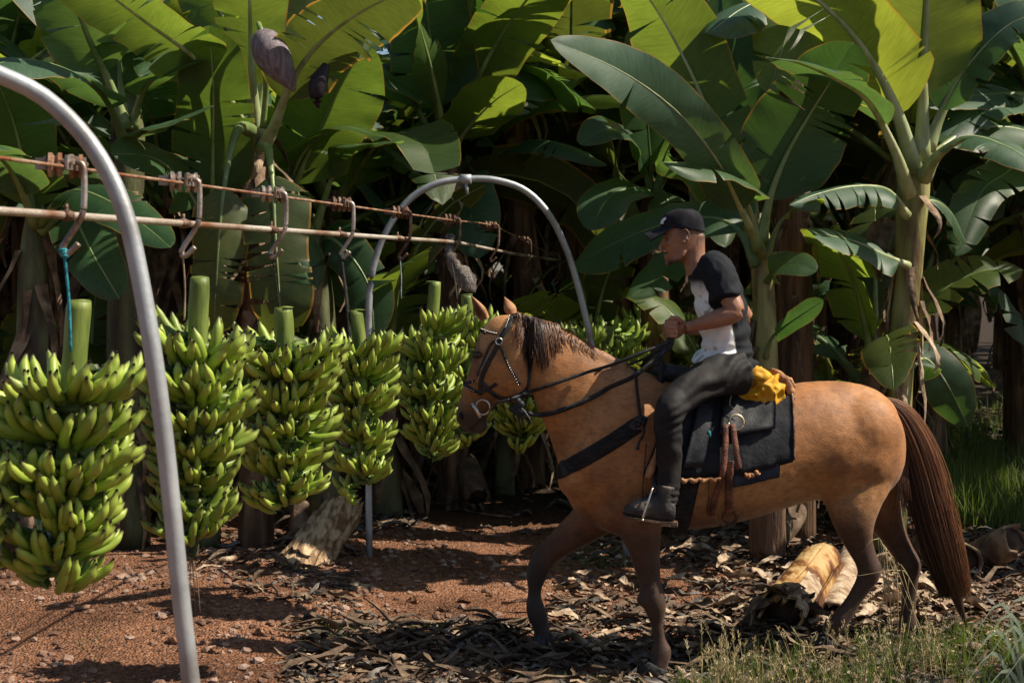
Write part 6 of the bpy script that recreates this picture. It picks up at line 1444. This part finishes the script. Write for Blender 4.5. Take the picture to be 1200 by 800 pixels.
# ---- boots
M['boot']=mat('worn_black_boot',(.02,.02,.022),(.05,.046,.044),(.15,.115,.08),scale=12,rough=.6,bump=.4,bscale=70,lo=.35,hi=.72)
M['sole']=mat('boot_sole',(.05,.028,.018),(.10,.06,.035),(.16,.10,.06),scale=14,rough=.8,bump=.5)
def boot(D,s=1):
    mb=MB(); q=lambda px,py: P(px,py,D)
    NB=Vector((0,-1,0))
    loft(mb,[(q(731,594),q(731,601),NB*.018),(q(738,588.5),q(738,605),NB*.038),(q(748,584),q(748,606),NB*.046),(q(760,579),q(759,607.5),NB*.042),(q(771,577),q(770,609),NB*.038),(q(783,580),q(781,610.5),NB*.038),(q(792,590),q(790,611),NB*.028)],n=22,res=28)
    tube(mb,[q(779,600),q(779,585),q(781,568)],[.040,.042,.046],n=16,res=12)
    o=union(mb,'boot',M['boot'],.006,smooth=4,parent=rider,post=lambda me:displace(me,lambda c,n:.0025*nz(c,(40,40,40))+.002*np.sin(c[:,0]*120)*np.exp(-((c[:,2]-.68)/.05)**2)))
    mb=MB(); v=[]; pts=[(729,600),(731,604.5),(745,608),(760,610),(772,611),(772,614.5),(793,616),(794,610.5)]
    top=[(730,600),(734,602.5),(746,605),(760,607),(771,608.5),(773,609),(792,611),(794,610.5)]
    wd=[.015,.034,.047,.043,.038,.038,.034,.020]
    for (a,b),(c_,d),w_ in zip(pts,top,wd):
        for sg in (-1,1): v.append(q(a,b)+NB*sg*w_)
        for sg in (1,-1): v.append(q(c_,d)+NB*sg*w_)
    f=[(i*4+k,i*4+(k+1)%4,(i+1)*4+(k+1)%4,(i+1)*4+k) for i in range(7) for k in range(4)]+[(0,1,2,3),(28,31,30,29)]
    mb.add(v,f); mb.build('sole',M['sole'],o,smooth=False)
    mb=MB()
    for k in range(5): tube(mb,[q(752+4*k,583-1.8*k)+NB*.028,q(754+4*k,581-1.8*k)+NB*.010,q(753+4*k,580.5-1.8*k)-NB*.02],[.0022]*3,n=5,res=6)
    mb.build('laces',M['strap'],o)
boot(6.70); boot(7.38)
stp=thing('stirrup',P(758,590,6.64),'thin bright metal stirrup around the boot of the rider','stirrup')
mb=MB(); q=lambda px,py,d: P(px,py,d)
tube(mb,[q(753,608,6.645),q(756,598,6.642),q(760,586,6.645),q(764,574,6.66),q(766,569,6.69),q(765,572,6.72),q(762,586,6.752),q(758,598,6.755),q(755,608,6.752)],[.005,.0055,.005,.004,.004,.004,.005,.0055,.005],n=8,res=44)
tube(mb,[q(753,609,6.640),q(754,610.5,6.70),q(755,609,6.757)],[.006]*3,n=8,res=8); mb.build('iron',M['silver'],stp)
mb=MB(); ribbon(mb,[q(766,569,6.69),q(772,545,6.78),q(780,500,6.80)],[(0,-1,0)]*3,.025,.003,res=10); mb.build('stirrup_strap',M['strap'],stp)
# ---- cap
M['cap']=mat('black_cap_cloth',(.005,.005,.008),(.010,.010,.013),(.018,.018,.023),scale=16,rough=.9,bump=.4,bscale=170,dist=.002,spec=.15)
cb=MB(); loft(cb,[rh((795,244.6),(812,245),.028),rh((785,247.2),(819,248.5),.060),rh((779,251.5),(823,254),.076),rh((775.5,257),(825,260.5),.083),rh((774,262),(826,267),.086),rh((774,266),(827,272),.086)],n=32,res=16)
capm=MB(); capm.v=cb.v
cap=union(cb,'cap',M['cap'],.005,smooth=2,parent=rider,post=lambda me:displace(me,lambda c,n:.0022*nz(c,(20,20,20))))
mb=MB(); v=[];uv=[]
for lay in (0,1):
    for i in range(9):
        t=i/8
        for j in range(13):
            u=j/6-1
            px=787-32*t*(1-.22*u*u)-9*(1-abs(u))*(1-t)*0; 
            back=1-t
            x0=781+ (9*abs(u)**2); px=x0+(755.5+7*u*u-x0)*t; py=263.5+ (273.5-263.5)*t + 8.0*u*u*(.25+.75*t)+1.2*lay
            v.append(P(px,py,RC)+hdn*(-u*.078*(1-.05*t))); uv.append((0,0))
f=[]
for lay in (0,1):
    for i in range(8):
        for j in range(12):
            q_=(lay*117+i*13+j,lay*117+i*13+j+1,lay*117+(i+1)*13+j+1,lay*117+(i+1)*13+j); f.append(q_ if lay else q_[::-1])
for j in range(12): f.append((8*13+j,8*13+j+1,117+8*13+j+1,117+8*13+j)); f.append((j,117+j,117+j+1,j+1))
for i in range(8):
    for j in (0,12): f.append((i*13+j,(i+1)*13+j,117+(i+1)*13+j,117+i*13+j))
mb.add(v,f,uv); mb.build('brim',M['cap'],cap,smooth=False)
CB=bvh(cap)
# small pale emblem: a leaping shape over a short bar, on the front left of the crown
M['logo']=mat('pale_embroidery',(.55,.56,.58),(.7,.7,.72),rough=.7,bump=.2)
mb=MB(); shp=[(774.4,262.4),(775.3,258.8),(777.3,256.2),(779.6,254.9),(781.2,255.2),(780.6,257.4),(779.0,258.9),(777.6,260.2),(778.2,262.3),(776.8,262.6),(776.6,261.0),(775.6,262.8)]
pp=[onr(a,b,.0025,CB)[0] for a,b in shp]; pq=[x+Vector((0,.003,0)) for x in pp]; n=len(pp); mb.add(pp+pq,[tuple(range(n)),tuple(range(n,2*n))[::-1]]+[(i,(i+1)%n,n+(i+1)%n,n+i) for i in range(n)]); mb.build('emblem',M['logo'],cap,smooth=False)
# ---------------------------------------------------------------- reins
reins=thing('reins',P(790,392,6.85),'long black reins, one braided, running from the bit up to the fist of the rider','reins')
def wn(px,py,off=.012):
    l,n_=on(px,py,off); return l
mb=MB(); pts=[hh(606,465)+Hn*.115,wn(624,457,.02),wn(650,449,.02),wn(685,438,.03),P(715,428,6.80),P(745,416,6.78),P(770,406,6.80),P(786,397,6.85),P(790,384,6.86),P(787,370,6.86)]
tube(mb,pts,[.0085]*10,n=10,res=60); mb.build('smooth_rein',M['strap'],reins)
mb=MB(); pts=[hh(614,478)+Hn*.11,wn(635,484,.02),wn(655,481,.02),wn(690,468,.02),wn(715,456,.03),P(742,441,6.76),P(766,422,6.78),P(784,405,6.84),P(790,392,6.86)]
braid(mb,pts,.011,res=220,turns=34,strands=3); mb.build('braided_rein',M['strap'],reins)
mb=MB(); pts=[P(742,425,7.2),P(770,412,7.2),P(788,392,7.2)]; tube(mb,[wn(700,436,.03)+Vector((0,.02,0))]+pts,[.007]*4,n=8,res=20); 
tube(mb,[P(790,392,6.86),P(786,408,6.86),P(772,418,6.90),P(768,430,6.9)],[.006]*4,n=8,res=16); mb.build('rein_end',M['strap'],reins)
for o in bpy.data.objects:
    if '_w' in o: del o['_w']
